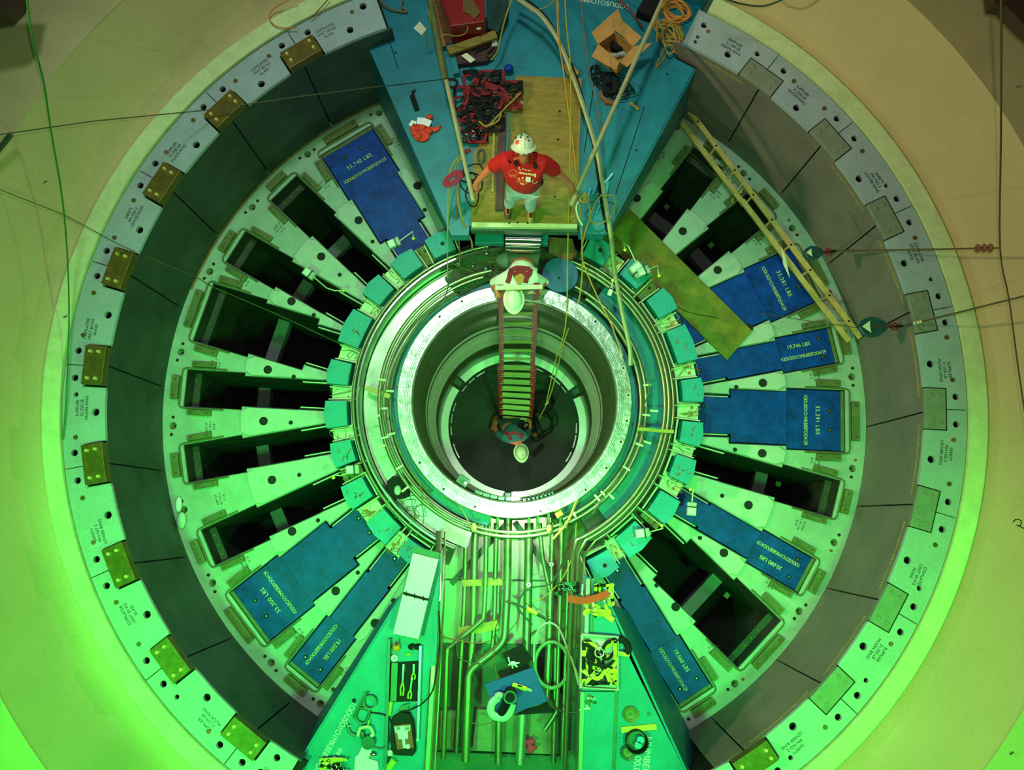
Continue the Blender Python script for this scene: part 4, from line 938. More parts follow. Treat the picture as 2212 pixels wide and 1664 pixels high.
# ================================================================ PEOPLE
M_SKIN = mat('skin', (0.66, 0.17, 0.07), 0.55, var=0.06, scale=12)
M_TEE = mat('red_tshirt', (0.58, 0.003, 0.004), 0.8, var=0.08, scale=10)
M_JEAN = mat('pale_jeans', (0.42, 0.52, 0.60), 0.85, var=0.12, scale=14)
M_BOOT = mat('tan_boot', (0.40, 0.26, 0.10), 0.6, var=0.2, scale=16)
M_HAT = mat('cream_hard_hat', (0.80, 0.80, 0.58), 0.3, var=0.03)
M_WSHIRT = mat('white_work_shirt', (0.72, 0.76, 0.68), 0.85, var=0.06, scale=12)
def skin(name, joints, edges, m, parent, sub=2, root=0):
    """one continuous skinned surface: joints {key: (point, radius)}"""
    keys = list(joints); idx = {k: i for i, k in enumerate(keys)}
    o0 = world_loc(parent)
    me = bpy.data.meshes.new(name)
    me.from_pydata([tuple(Vector(joints[k][0]) - o0) for k in keys], [(idx[a], idx[b]) for a, b in edges], [])
    o = bpy.data.objects.new(name, me); COL.objects.link(o); o.parent = parent
    sk = o.modifiers.new('skin', 'SKIN'); sk.use_smooth_shade = True
    sv = me.skin_vertices[0].data
    for k, i in idx.items():
        r = joints[k][1]
        sv[i].radius = r if hasattr(r, '__len__') else (r, r)
        sv[i].use_root = (i == root)
    ss = o.modifiers.new('sub', 'SUBSURF'); ss.levels = sub; ss.render_levels = sub
    bpy.context.view_layer.update()
    me2 = bpy.data.meshes.new_from_object(o.evaluated_get(bpy.context.evaluated_depsgraph_get()))
    o.modifiers.clear(); o.data = me2; bpy.data.meshes.remove(me)
    me2.name = name; me2.materials.clear(); me2.materials.append(m)
    for f in me2.polygons: f.use_smooth = True
    return o
def hand_joints(J, E, w, wrist, fwd, palm, curl, side, pre):
    """adds palm, five fingers; fwd = direction of fingers, palm = palm normal, side = direction of the thumb"""
    fwd = Vector(fwd).normalized(); palm = Vector(palm).normalized(); side = Vector(side).normalized()
    c = Vector(w) + fwd * 0.05
    J[pre + 'palm'] = (c, (0.044, 0.028)); E.append((wrist, pre + 'palm'))
    for i, (off, L) in enumerate(((0.033, 0.072), (0.011, 0.08), (-0.011, 0.075), (-0.032, 0.06))):
        b = c + fwd * 0.04 + side * off
        k = pre + 'f%d' % i
        J[k + 'a'] = (b, 0.0115); J[k + 'b'] = (b + (fwd * (1 - curl) + palm * curl) * L * 0.55, 0.0105)
        J[k + 'c'] = (b + (fwd * (1 - curl) + palm * curl) * L * 0.5 + (fwd * (0.3 - curl) + palm * (0.9)) .normalized() * L * 0.5, 0.009)
        E += [(pre + 'palm', k + 'a'), (k + 'a', k + 'b'), (k + 'b', k + 'c')]
    J[pre + 'ta'] = (c + side * 0.045 - fwd * 0.01, 0.012)
    J[pre + 'tb'] = (c + side * 0.06 + fwd * 0.025 + palm * 0.03, 0.010)
    E += [(pre + 'palm', pre + 'ta'), (pre + 'ta', pre + 'tb')]
def hard_hat(t, c, up, front, m, stickers=(), s=1.0):
    up = Vector(up).normalized(); front = Vector(front); front = (front - up * front.dot(up)).normalized(); sd = up.cross(front)
    R = Matrix((front, sd, up)).transposed()
    c = Vector(c)
    h = MB().ball(c, (0.138 * s, 0.115 * s, 0.125 * s), 24, 10, half=True, R=R).build('hard_hat', m, t, smooth=True)
    br = MB(); vs = []; n = 32
    for ring, (k, z) in enumerate(((0.95, 0.0), (1.0, 0.004), (1.22, -0.012), (1.20, -0.018))):
        for i in range(n):
            a = 2 * math.pi * i / n
            ex = 1.0 + (0.22 if math.cos(a) > 0.3 and ring >= 2 else 0) * (math.cos(a) - 0.3)
            vs.append(c + R @ Vector((0.138 * s * k * ex * math.cos(a), 0.115 * s * k * math.sin(a), z)))
    fs = [(r * n + i, r * n + (i + 1) % n, (r + 1) * n + (i + 1) % n, (r + 1) * n + i) for r in range(3) for i in range(n)]
    br.add(vs, fs).build('hat_brim', m, h, smooth=True)
    MB().tube([c + R @ Vector((0.138 * s * math.cos(a) * 1.0, 0, 0.125 * s * math.sin(a) + 0.002)) for a in [math.radians(x) for x in range(10, 171, 10)]], 0.008, 6).build('hat_ridge', m, h, smooth=True)
    for (fx, sx, r, mm) in stickers:
        d = Vector((fx, sx, math.sqrt(max(0.05, 1 - fx * fx - sx * sx))))
        q = c + R @ Vector((d.x * 0.139 * s, d.y * 0.116 * s, d.z * 0.126 * s)); nrm = (R @ d).normalized()
        MB().cyl(q - nrm * 0.004, q + nrm * 0.003, r, n=12).build('sticker', mm, h)
    return h
def head(J, E, base, c, up, front, r=0.095):
    """head joints shaped with nose, chin and brow"""
    c = Vector(c); up = Vector(up).normalized(); front = Vector(front).normalized()
    J['head'] = (c, (r * 0.92, r)); J['crown'] = (c + up * 0.06, (r * 0.86, r * 0.9)); J['chin'] = (c - up * 0.075 + front * 0.03, (r * 0.6, r * 0.6))
    J['nose'] = (c - up * 0.015 + front * 0.105, 0.016)
    E += [(base, 'chin'), ('chin', 'head'), ('head', 'crown'), ('head', 'nose')]
def face(t, c, up, front, glasses=True, hair=None):
    c = Vector(c); up = Vector(up).normalized(); front = Vector(front).normalized(); sd = up.cross(front)
    for s in (-1, 1):
        e = MB().ball(c + front * 0.083 + sd * s * 0.033 + up * 0.005, 0.012).build('eye', M_WHITE, t, smooth=True)
        MB().ball(c + front * 0.092 + sd * s * 0.033 + up * 0.005, 0.006).build('pupil', M_KBLK, e, smooth=True)
        MB().ball(c + sd * s * 0.094 - up * 0.005, (0.012, 0.012, 0.028)).build('ear', M_SKIN, t, smooth=True)
    MB().tube([c + front * 0.088 - up * 0.05 + sd * x for x in (-.025, 0, .025)], 0.006, 6).build('mouth', mat('lips', (0.45, 0.15, 0.1), .5), t, smooth=True)
    if glasses:
        g = MB()
        for s in (-1, 1):
            g.tube([c + front * 0.102 + sd * (s * 0.034 + 0.026 * math.cos(a)) + up * (0.006 + 0.02 * math.sin(a)) for a in [i / 12 * 2 * math.pi for i in range(12)]], 0.003, 5, closed=True)
            g.tube([c + front * 0.1 + sd * s * 0.06, c + sd * s * 0.098], 0.003, 5)
        g.build('safety_glasses', M_CHROME, t, smooth=True)

# ---- person 1: red T-shirt, standing on the plywood and looking up
ZP = Z_DECK + 0.05
t = thing('person', P(1128, 465, ZP), 'person in red printed T-shirt, pale jeans and stickered hard hat, standing with arms spread', 'person')
fl, fr_ = P(1146, 457, ZP + 0.05), P(1097, 449, ZP + 0.05)
kl, kr = P(1146, 433, ZP + 0.5), P(1104, 425, ZP + 0.5)
hl, hr = P(1150, 400, ZP + 0.90), P(1112, 398, ZP + 0.90)
pel, bel, che = P(1131, 395, ZP + 0.95), P(1132, 384, ZP + 1.12), P(1133, 362, ZP + 1.36)
nek = P(1133, 342, ZP + 1.52)
hd = P(1131, 331, ZP + 1.62)
sl, sr = P(1172, 350, ZP + 1.43), P(1093, 345, ZP + 1.43)
el, er = P(1208, 376, ZP + 1.17), P(1056, 366, ZP + 1.17)
wl, wr = P(1234, 400, ZP + 0.98), P(1029, 395, ZP + 0.98)
upv, frv = Vector((0.0, 0.70, 0.71)), Vector((0.02, -0.66, 0.75))
J, E = {}, []
J['pel'] = (pel, (0.16, 0.12)); J['bel'] = (bel, (0.19, 0.15)); J['che'] = (che, (0.18, 0.13)); J['nek'] = (nek, 0.062)
E += [('pel', 'bel'), ('bel', 'che'), ('che', 'nek')]
head(J, E, 'nek', hd, upv, frv)
for s, (S, L_, W_, K, H, Fp) in (('l', (sl, el, wl, kl, hl, fl)), ('r', (sr, er, wr, kr, hr, fr_))):
    J['s' + s] = (S, 0.07); J['e' + s] = (L_, 0.056); J['w' + s] = (W_, 0.037)
    J['h' + s] = (H, 0.10); J['k' + s] = (K, 0.065); J['a' + s] = (Fp + Vector((0, 0.02, 0.06)), 0.045); J['t' + s] = (Fp + Vector((0, -0.14, 0)), 0.04)
    E += [('che', 's' + s), ('s' + s, 'e' + s), ('e' + s, 'w' + s), ('pel', 'h' + s), ('h' + s, 'k' + s), ('k' + s, 'a' + s), ('a' + s, 't' + s)]
hand_joints(J, E, wl, 'wl', (0.4, -0.5, -0.75), (-0.5, -0.3, -0.7), 0.55, (-0.5, -0.7, 0.2), 'L')
hand_joints(J, E, wr, 'wr', (-0.3, -0.5, -0.8), (0.5, -0.3, -0.7), 0.55, (0.5, -0.7, 0.2), 'R')
skin('body', J, E, M_SKIN, t)
# shirt over torso and upper arms
Js = {'w0': (P(1131, 398, ZP + 1.0), (0.21, 0.175)), 'b0': (bel + Vector((0, -0.03, 0.0)), (0.262, 0.215)), 'c0': (che, (0.215, 0.155)), 'n0': (nek - Vector((0, 0, 0.05)), (0.10, 0.08))}
Es = [('w0', 'b0'), ('b0', 'c0'), ('c0', 'n0')]
for s, S, L_ in (('l', sl, el), ('r', sr, er)):
    Js['s' + s] = (S, 0.12); Js['m' + s] = (S.lerp(L_, 0.5), 0.108); Js['e' + s] = (S.lerp(L_, 0.9), 0.10)
    Es += [('c0', 's' + s), ('s' + s, 'm' + s), ('m' + s, 'e' + s)]
shirt = skin('tshirt', Js, Es, M_TEE, t)
Jp = {'p0': (pel + Vector((0, 0, .03)), (0.19, 0.15))}; Ep = []
for s, H, K, Fp in (('l', hl, kl, fl), ('r', hr, kr, fr_)):
    Jp['h' + s] = (H, 0.125); Jp['k' + s] = (K, 0.092); Jp['a' + s] = (K.lerp(Fp, 0.78), 0.08)
    Ep += [('p0', 'h' + s), ('h' + s, 'k' + s), ('k' + s, 'a' + s)]
skin('jeans', Jp, Ep, M_JEAN, t)
for Fp, mm in ((fl, M_BOOT), (fr_, mat('shaded_boot', (0.10, 0.05, 0.02), 0.6))):  # right boot: its shadow is put into a darker boot colour
    Jb = {'a': (Fp + Vector((0, 0.03, 0.10)), 0.06), 'h': (Fp + Vector((0, 0.04, 0.0)), 0.055), 'b': (Fp + Vector((0, -0.08, 0.005)), 0.055), 't': (Fp + Vector((0, -0.18, -0.005)), 0.048)}
    b = skin('boot', Jb, [('a', 'h'), ('h', 'b'), ('b', 't')], mm, t)
    MB().bar(Fp + Vector((0, -0.02, 0.085)), Fp + Vector((0, -0.11, 0.065)), 0.03, 0.012).build('laces', M_KBLK, b)
c_hat = hd + upv.normalized() * 0.095
M_GSTK = mat('green_sticker', (0.02, 0.35, 0.08), 0.5); M_OSTK = mat('orange_sticker', (0.85, 0.12, 0.03), 0.5); M_KSTK = mat('dark_sticker', (0.05, 0.04, 0.10), 0.5)
hat = hard_hat(t, c_hat, upv, frv, M_HAT, ((0.55, -0.62, 0.028, M_OSTK), (0.1, -0.15, 0.022, M_GSTK), (-0.05, -0.25, 0.018, M_GSTK), (0.0, -0.72, 0.018, M_KSTK), (0.35, -0.3, 0.014, M_KSTK), (0.3, 0.35, 0.016, M_KSTK), (0.55, 0.2, 0.012, M_OSTK), (-0.2, 0.4, 0.016, M_KSTK), (0.55, 0.45, 0.012, M_KSTK)), 1.12)
face(t, hd, upv, frv)
# shirt print: pale and orange patches standing on the cloth, badge card, and sunglasses straps
bn = (CAM - bel).normalized()
def on_shirt(x, y, lift=0.0): return P(x, y, 0) and None
def patch(name, x, y, r, m, zz, parent, n=10, ax=1.0):
    q = P(x, y, zz); nrm = Vector((0, -0.55, 0.83)).normalized()
    return MB().cyl(q - nrm * 0.012, q + nrm * 0.004, r, r * 0.96, n=n).build(name, m, parent)
bpy.context.view_layer.update()
def cast(x, y, target):
    """first point of target's surface under photo pixel, found along the view line"""
    d = (P(x, y, 0) - CAM).normalized(); o0 = world_loc(target)
    ok, loc, nrm, _ = target.ray_cast(CAM - o0, d)
    return (loc + o0, nrm) if ok else (None, None)
M_PRO = mat('orange_print', (0.85, 0.16, 0.05), 0.7); M_PRY = mat('yellow_print', (0.85, 0.75, 0.25), 0.7); M_PRW = mat('white_print', (0.85, 0.85, 0.75), 0.7)
pr = {'orange_print': (MB(), M_PRO), 'yellow_print': (MB(), M_PRY), 'white_print': (MB(), M_PRW)}
def dab(k, x, y, r):
    loc, n = cast(x, y, shirt)
    if loc: pr[k][0].cyl(loc - n * 0.004, loc + n * 0.0025, r, n=8)
for i in range(16):
    a = i / 16 * 2 * math.pi; dab('orange_print', 1108 + 9 * math.cos(a), 375 + 8 * math.sin(a), 0.008)
for i in range(6): dab('orange_print', 1102 + 2.2 * i, 378 + (i % 2) * 2, 0.010)
for x, y in ((1119, 386), (1122, 390), (1127, 388), (1131, 391), (1136, 388), (1140, 391), (1124, 394), (1130, 396), (1137, 396), (1118, 392)): dab('orange_print', x, y, 0.014)
for x, y in ((1123, 373), (1127, 374), (1132, 375), (1137, 376), (1142, 376), (1147, 377), (1152, 378), (1156, 377), (1156, 381), (1121, 386), (1129, 384), (1126, 397), (1131, 398)): dab('yellow_print', x, y, 0.013)
for i in range(12):
    a = i / 12 * 4.4; dab('white_print', 1155 + 5 * math.cos(a), 392 + 4 * math.sin(a), 0.004)
for x, y in ((1122, 362), (1121, 365), (1124, 367), (1129, 365), (1132, 366), (1135, 367), (1138, 368), (1142, 368), (1145, 369)): dab('white_print', x, y, 0.007)
for k, (mb, m) in pr.items():
    if mb.v: mb.build(k, m, shirt)
loc, n = cast(1141, 387, shirt)
if loc:
    u = Vector((1, 0, 0)); u = (u - n * u.dot(n)).normalized(); v = n.cross(u); R = Matrix((u, v, n)).transposed()
    MB().box(loc + n * 0.008, (0.062, 0.075, 0.004), R=R).build('badge_card', M_PRW, t)
for x, y in ((1114, 352), (1156, 358)):
    loc, n = cast(x, y, shirt)
    if loc: MB().ball(loc + n * 0.01, (0.028, 0.04, 0.02)).build('ear_muff', M_KBLK, t, smooth=True)
MB().ball(P(1169, 392, ZP + 1.0), (0.03, 0.05, 0.09)).build('belt_pouch', M_KBLK, t, smooth=True)
MB().tube([wl.lerp(el, 0.12) + Vector((0.034 * math.cos(a), 0.02 * math.sin(a), 0.03 * math.sin(a))) for a in [i / 12 * 2 * math.pi for i in range(12)]], 0.008, 6, closed=True).build('wrist_watch', M_CHROME, t, smooth=True)

# ---- person 2: white shirt and red harness, bending over the ladder top
t = thing('person', P(1125, 590, -1.95), 'person in white shirt, red harness and plain white hard hat, bending over the ladder top', 'person')
pel = P(1132, 566, -1.08); che = P(1124, 603, -0.90); nek = P(1116, 625, -0.92); hd = P(1110, 642, -1.0)
sl, sr = P(1156, 604, -0.95), P(1082, 606, -0.95)
el, er = P(1181, 612, -1.15), P(1064, 610, -1.15)
wl, wr = P(1170, 617, -1.02), P(1073, 628, -1.02)
kl, kr = P(1160, 578, -1.5), P(1100, 578, -1.5)
al, ar = P(1158, 545, -1.85), P(1108, 545, -1.85)
J = {'pel': (pel, (0.16, 0.12)), 'bel': (pel.lerp(che, 0.5), (0.17, 0.12)), 'che': (che, (0.19, 0.12)), 'nek': (nek, 0.06)}; E = [('pel', 'bel'), ('bel', 'che'), ('che', 'nek')]
upv, frv = Vector((0, -0.75, 0.45)), Vector((0, -0.45, -0.8))
head(J, E, 'nek', hd, upv, frv)
for s, (S, L_, W_, K, A) in (('l', (sl, el, wl, kl, al)), ('r', (sr, er, wr, kr, ar))):
    J['s' + s] = (S, 0.065); J['e' + s] = (L_, 0.045); J['w' + s] = (W_, 0.03)
    J['h' + s] = (pel + Vector((0.09 if s == 'l' else -0.09, 0, -0.06)), 0.10); J['k' + s] = (K, 0.065); J['a' + s] = (A, 0.045)
    J['t' + s] = (A + Vector((0, 0.1, -0.03)), 0.04)
    E += [('che', 's' + s), ('s' + s, 'e' + s), ('e' + s, 'w' + s), ('pel', 'h' + s), ('h' + s, 'k' + s), ('k' + s, 'a' + s), ('a' + s, 't' + s)]
hand_joints(J, E, wl, 'wl', (-0.35, -0.8, -0.3), (-0.3, 0.0, -1), 0.6, (-1, 0.3, 0), 'L')
hand_joints(J, E, wr, 'wr', (0.25, -0.85, -0.3), (0.3, 0.0, -1), 0.6, (1, 0.3, 0), 'R')
skin('body', J, E, M_SKIN, t)
Js = {'w0': (pel, (0.18, 0.14)), 'b0': (pel.lerp(che, .5), (0.20, 0.145)), 'c0': (che, (0.23, 0.145)), 'n0': (nek.lerp(che, 0.35), 0.09)}; Es = [('w0', 'b0'), ('b0', 'c0'), ('c0', 'n0')]
for s, S, L_, W_ in (('l', sl, el, wl), ('r', sr, er, wr)):
    Js['s' + s] = (S, 0.10); Js['e' + s] = (L_, 0.07); Js['w' + s] = (L_.lerp(W_, 0.5), 0.055); Es += [('c0', 's' + s), ('s' + s, 'e' + s), ('e' + s, 'w' + s)]
shirt = skin('work_shirt', Js, Es, M_WSHIRT, t)
Jp = {'p0': (pel + Vector((0, .05, -.02)), (0.185, 0.15))}; Ep = []
for s, K, A in (('l', kl, al), ('r', kr, ar)):
    sx = 0.1 if s == 'l' else -0.1
    Jp['h' + s] = (pel + Vector((sx, .02, -0.08)), 0.12); Jp['k' + s] = (K, 0.09); Jp['a' + s] = (A, 0.065); Ep += [('p0', 'h' + s), ('h' + s, 'k' + s), ('k' + s, 'a' + s)]
skin('trousers', Jp, Ep, mat('dark_green_trousers', (0.05, 0.10, 0.07), 0.85), t)
bpy.context.view_layer.update()
def strap_on(target, pts, hw, name, m, parent):
    L_ = []
    for x, y in pts:
        loc, n = cast(x, y, target)
        if loc: L_.append(loc + n * 0.012)
    if len(L_) > 1: MB().tube(smooth_path(L_, 3), 0.01, 4, rx=(hw, 0.008)).build(name, m, parent)
for pts in (((1106, 582), (1102, 592), (1100, 602), (1096, 612)), ((1146, 582), (1144, 592), (1138, 600), (1135, 612)), ((1106, 584), (1120, 580), (1146, 583)), ((1108, 596), (1122, 590), (1140, 594))):
    strap_on(shirt, pts, 0.035, 'harness_strap', M_WEBR, t)
strap_on(shirt, ((1112, 604), (1118, 600), (1126, 597), (1124, 606), (1116, 612)), 0.035, 'tan_patch', mat('tan_leather', (0.55, 0.25, 0.05), 0.7, var=.1), t)
hard_hat(t, hd + upv.normalized() * 0.05, Vector((0, -0.28, 1.0)), Vector((0, -1, -0.1)), mat('white_hard_hat', (0.84, 0.84, 0.66), 0.3, var=0.02), (), 1.12)
face(t, hd, upv, frv, False)

# ---- person 3: deep in the pit, crouching at the ladder foot
t = thing('person', P(1100, 920, -7.0), 'person in dark teal clothes, red harness and scuffed hard hat, crouching on the pit floor', 'person')
pel = P(1098, 922, -6.35); che = P(1112, 945, -6.0); nek = P(1119, 960, -5.95); hd = P(1125, 974, -5.98)
sl, sr = P(1134, 944, -6.0), P(1090, 946, -6.0)
el, er = P(1145, 930, -6.25), P(1072, 935, -6.2)
wl, wr = P(1146, 915, -6.3), P(1070, 918, -6.35)
J = {'pel': (pel, (0.16, 0.12)), 'bel': (pel.lerp(che, 0.5), (0.17, 0.12)), 'che': (che, (0.19, 0.12)), 'nek': (nek, 0.06)}; E = [('pel', 'bel'), ('bel', 'che'), ('che', 'nek')]
upv, frv = Vector((0.15, -0.7, 0.6)), Vector((0.1, -0.6, -0.75))
head(J, E, 'nek', hd, upv, frv)
for s, (S, L_, W_, K, A) in (('l', (sl, el, wl, P(1128, 915, -6.65), P(1118, 900, -6.95))), ('r', (sr, er, wr, P(1082, 918, -6.65), P(1086, 903, -6.95)))):
    J['s' + s] = (S, 0.065); J['e' + s] = (L_, 0.045); J['w' + s] = (W_, 0.03); J['h' + s] = (pel + Vector((0.09 if s == 'l' else -0.09, 0, -0.04)), 0.10); J['k' + s] = (K, 0.065); J['a' + s] = (A, 0.045); J['t' + s] = (A + Vector((0, -0.12, 0)), 0.04)
    E += [('che', 's' + s), ('s' + s, 'e' + s), ('e' + s, 'w' + s), ('pel', 'h' + s), ('h' + s, 'k' + s), ('k' + s, 'a' + s), ('a' + s, 't' + s)]
hand_joints(J, E, wl, 'wl', (-0.2, 0.7, -0.3), (0, 0, -1), 0.5, (-1, 0, 0), 'L')
hand_joints(J, E, wr, 'wr', (0.2, 0.7, -0.3), (0, 0, -1), 0.5, (1, 0, 0), 'R')
skin('body', J, E, M_SKIN, t)
Js = {'w0': (pel, (0.18, 0.14)), 'c0': (che, (0.23, 0.145)), 'n0': (nek.lerp(che, 0.35), 0.09)}; Es = [('w0', 'c0'), ('c0', 'n0')]
for s, S, L_ in (('l', sl, el), ('r', sr, er)):
    Js['s' + s] = (S, 0.10); Js['e' + s] = (L_, 0.07); Es += [('c0', 's' + s), ('s' + s, 'e' + s)]
shirt = skin('jacket', Js, Es, mat('teal_jacket', (0.03, 0.14, 0.14), 0.85), t)
Jp = {'p0': (pel + Vector((0, .05, -.02)), (0.185, 0.15))}; Ep = []
for s, K, A in (('l', P(1128, 915, -6.65), P(1118, 900, -6.9)), ('r', P(1082, 918, -6.65), P(1086, 903, -6.9))):
    Jp['h' + s] = (pel + Vector((0.1 if s == 'l' else -0.1, .02, -0.04)), 0.12); Jp['k' + s] = (K, 0.09); Jp['a' + s] = (A, 0.065); Ep += [('p0', 'h' + s), ('h' + s, 'k' + s), ('k' + s, 'a' + s)]
skin('trousers', Jp, Ep, mat('black_trousers', (0.02, 0.03, 0.03), 0.85), t)
bpy.context.view_layer.update()
for pts in (((1090, 935), (1098, 940), (1104, 950)), ((1130, 938), (1126, 945), (1122, 953)), ((1100, 938), (1112, 936), (1124, 940))): strap_on(shirt, pts, 0.03, 'harness_strap', M_WEBR, t)
hard_hat(t, hd + upv.normalized() * 0.05, Vector((0.05, -0.2, 1.0)), Vector((0.15, -1, -0.1)), mat('worn_hard_hat', (0.55, 0.75, 0.35), 0.4, var=0.1, scale=14), ((0.2, 0.1, 0.012, M_KSTK),), 1.1)

# ================================================================ LADDER INTO THE BORE
t = thing('ladder', P(1112, 915, -7.0), 'long fibreglass ladder with red rails reaching down into the bore', 'ladder')
top = [P(1082, 618, -0.85), P(1159, 614, -0.85)]; bot = [P(1084, 916, -6.98), P(1144, 922, -6.98)]
M_RAIL = mat('red_fibreglass', (0.22, 0.008, 0.004), 0.5, var=0.12)
M_RUNG = mat('aluminium_rung', (0.26, 0.26, 0.08), 0.4, metal=0.5, var=0.1)
for i in (0, 1): MB().bar(top[i], top[i].lerp(bot[i], 0.62), 0.035, 0.08, up=(1, 0, 0)).build('rail', M_RAIL, t)
off = Vector((0, -0.09, 0.02))
for i in (0, 1):
    s = Vector((-0.03 if i == 0 else 0.03, 0, 0))
    MB().bar(top[i].lerp(bot[i], 0.48) + off * 0.0 + s * 1.2, bot[i] + s * 0.3, 0.03, 0.08, up=(1, 0, 0)).build('rail', M_RAIL, t)
n = 18
for k in range(n):
    f = (k + 0.7) / n
    a, b = top[0].lerp(bot[0], f), top[1].lerp(bot[1], f)
    MB().bar(a, b, 0.045, 0.03).build('rung', M_RUNG, t)
    if f > 0.48:
        d = (bot[0] - top[0]).normalized() * 0.12
        MB().bar(a + d - Vector((0.03, 0, 0)), b + d + Vector((0.03, 0, 0)), 0.04, 0.03).build('rung', M_RUNG, t)
tag(MB().bar(P(1070, 622, -0.82), P(1172, 620, -0.82), 0.06, 0.03).build('top_batten', M_CREAM), 'pale batten across the head of the ladder', 'batten')
# things on the pit floor
t = thing('black_bag', P(1168, 872, -7.0), 'black angular bag with a bright tag on the pit floor', 'bag')
p = P(1170, 875, -6.98)
MB().prism([(p.x + a, p.y + b) for a, b in ((-.22, -.14), (.12, -.2), (.26, -.02), (.18, .2), (-.1, .26), (-.3, .05))], -7.0, -6.75).build('bag_body', M_KBLK, t, bevel=0.03)
MB().box((p.x + .1, p.y + .0, -6.74), (0.10, 0.04, 0.01), 0.8).build('tag', M_WHITE, t)
t = thing('cable_coil', P(1178, 915, -7.0), 'loose black cable coil on the pit floor beside the ladder foot', 'cable')
rnd = random.Random(9)
for k in range(5):
    c = P(1172 + rnd.uniform(-9, 9), 912 + rnd.uniform(-12, 12), -6.97)
    MB().tube([(c.x + (0.22 + .05 * math.sin(2 * a + k)) * math.cos(a), c.y + (0.3 + .06 * math.cos(3 * a)) * math.sin(a), -6.97 + 0.01 * k) for a in [i / 28 * 2 * math.pi for i in range(28)]], 0.012, 6, closed=True).build('cable_loop', M_KBLK, t, smooth=True)
tag(MB().cyl(P(1064, 930, -6.93), P(1074, 900, -6.93), 0.07, n=14).build('amber_cylinder', mat('amber_plastic', (0.35, 0.16, 0.02), 0.5), smooth=True), 'amber cylinder on the pit floor left of the ladder foot', 'cylinder')
tag(MB().bar(P(1150, 985, -6.96), P(1172, 962, -6.96), 0.10, 0.03).build('dark_tool', M_KBLK), 'dark blade shaped tool on the pit floor near the crouching person', 'tool')
tag(MB().ball(P(1155, 940, -6.95), (0.07, 0.06, 0.05)).build('amber_lump', mat('amber_plastic', (0.35, 0.16, 0.02), 0.5), smooth=True), 'small amber lump on the pit floor by the coil', 'lump')

# ================================================================ TOP DECK OBJECTS
ZD = Z_DECK
PLYP = [(1117, 163), (1257, 170), (1246, 490), (1018, 488), (1022, 330), (1060, 280)]
t = thing('plywood_sheet', P(1140, 330, ZD), 'plywood sheet on the top deck under the standing person', 'plywood')
MB().prism(pxpoly(PLYP, ZD + .045), ZD + 0.002, ZD + 0.045).build('sheet_body', M_PLY, t)
MB().prism(pxpoly([(1019, 480), (1247, 484), (1247, 492), (1019, 490)], ZD + .06), ZD - 0.02, ZD + 0.06).build('front_batten', M_CREAM, t)
for x, y in ((1209, 240), (1205, 301), (1118, 481), (1140, 482), (1198, 424), (1100, 482)):
    p = P(x, y, ZD + .062); MB().disc(p.x, p.y, ZD + .04, ZD + 0.063, 0.014, 8).build('screw', M_KBLK, t)
# dark channel and angle lying on the sheet
tag(MB().bar(P(1085, 250, ZD + .09), P(1078, 455, ZD + .09), 0.11, 0.06).build('steel_channel', mat('dark_rust_channel', (0.08, 0.04, 0.03), 0.7, var=.3)), 'dark rusty steel channel lying along the plywood', 'channel')
tag(MB().bar(P(1068, 250, ZD + .07), P(1064, 415, ZD + .07), 0.03, 0.03).build('thin_batten', M_OLWOOD), 'thin olive batten lying left of the rusty channel', 'batten')
tag(MB().bar(P(1099, 240, ZD + .06), P(1095, 330, ZD + .06), 0.035, 0.02).build('teal_strip', M_CYAN), 'narrow teal strip right of the rusty channel', 'strip')
# platform front: roller and machinery
t = thing('chrome_roller', P(1130, 515, -1.0), 'polished steel roller under the front edge of the top deck', 'roller')
MB().cyl(P(1092, 517, -0.75), P(1168, 519, -0.75), 0.10, n=20).build('roller_body', M_CHROME, t, smooth=True)
MB().cyl(P(1092, 532, -0.95), P(1166, 534, -0.95), 0.09, n=20).build('lower_roller', M_CHROME, t, smooth=True)
tag(MB().bar(P(1018, 496, -0.50), P(1248, 500, -0.50), 0.07, 0.16).build('front_beam', M_DKGRN), 'dark green beam under the front edge of the top deck', 'beam')
for x0, x1, y, l in ((1026, 1089, 517, 'left'), (1168, 1184, 519, 'right')):
    tag(MB().bar(P(x0, y, -0.95), P(x1, y + 1, -0.95), 0.16, 0.16).build('bearing_block', M_CYAN, bevel=0.01), 'worn turquoise bearing block at the %s end of the steel roller' % l, 'block')
tag(MB().prism(pxpoly([(1186, 512), (1236, 516), (1246, 548), (1230, 560), (1186, 540)], -1.2), -1.4, -1.2).build('rust_plate', M_RUST), 'rusty orange plate below the right end of the roller', 'plate')
slab('dark_tray', [(1030, 535), (1240, 535), (1290, 575), (1270, 640), (1190, 612), (1060, 605), (990, 640), (960, 600)], -1.62, 0.1, mat('murky_olive', (0.05, 0.06, 0.02), 0.6, var=.4, scale=5), 'murky olive machine bay between the deck and the bore', 'bay')
t = thing('blue_drum', P(1212, 590, -1.6), 'round blue drum beside the bending person', 'drum')
c = P(1210, 594, -1.35); MB().disc(c.x, c.y, -1.6, -1.35, 0.27, 32).build('drum_body', mat('blue_drum_paint', (0.01, 0.12, 0.32), 0.5, var=.2), t, smooth=True)
MB().disc(c.x - .02, c.y - .05, -1.35, -1.345, 0.02, 10).build('bung', M_HOLE, t)
t = thing('crouch_mat', P(1100, 570, -1.6), 'grey green bundle behind the bending person', 'bundle')
MB().ball(P(1112, 562, -1.4), (0.30, 0.16, 0.16)).build('bundle_body', mat('grey_green_cloth', (0.10, 0.16, 0.13), 0.9), t, smooth=True)
rnd = random.Random(21)
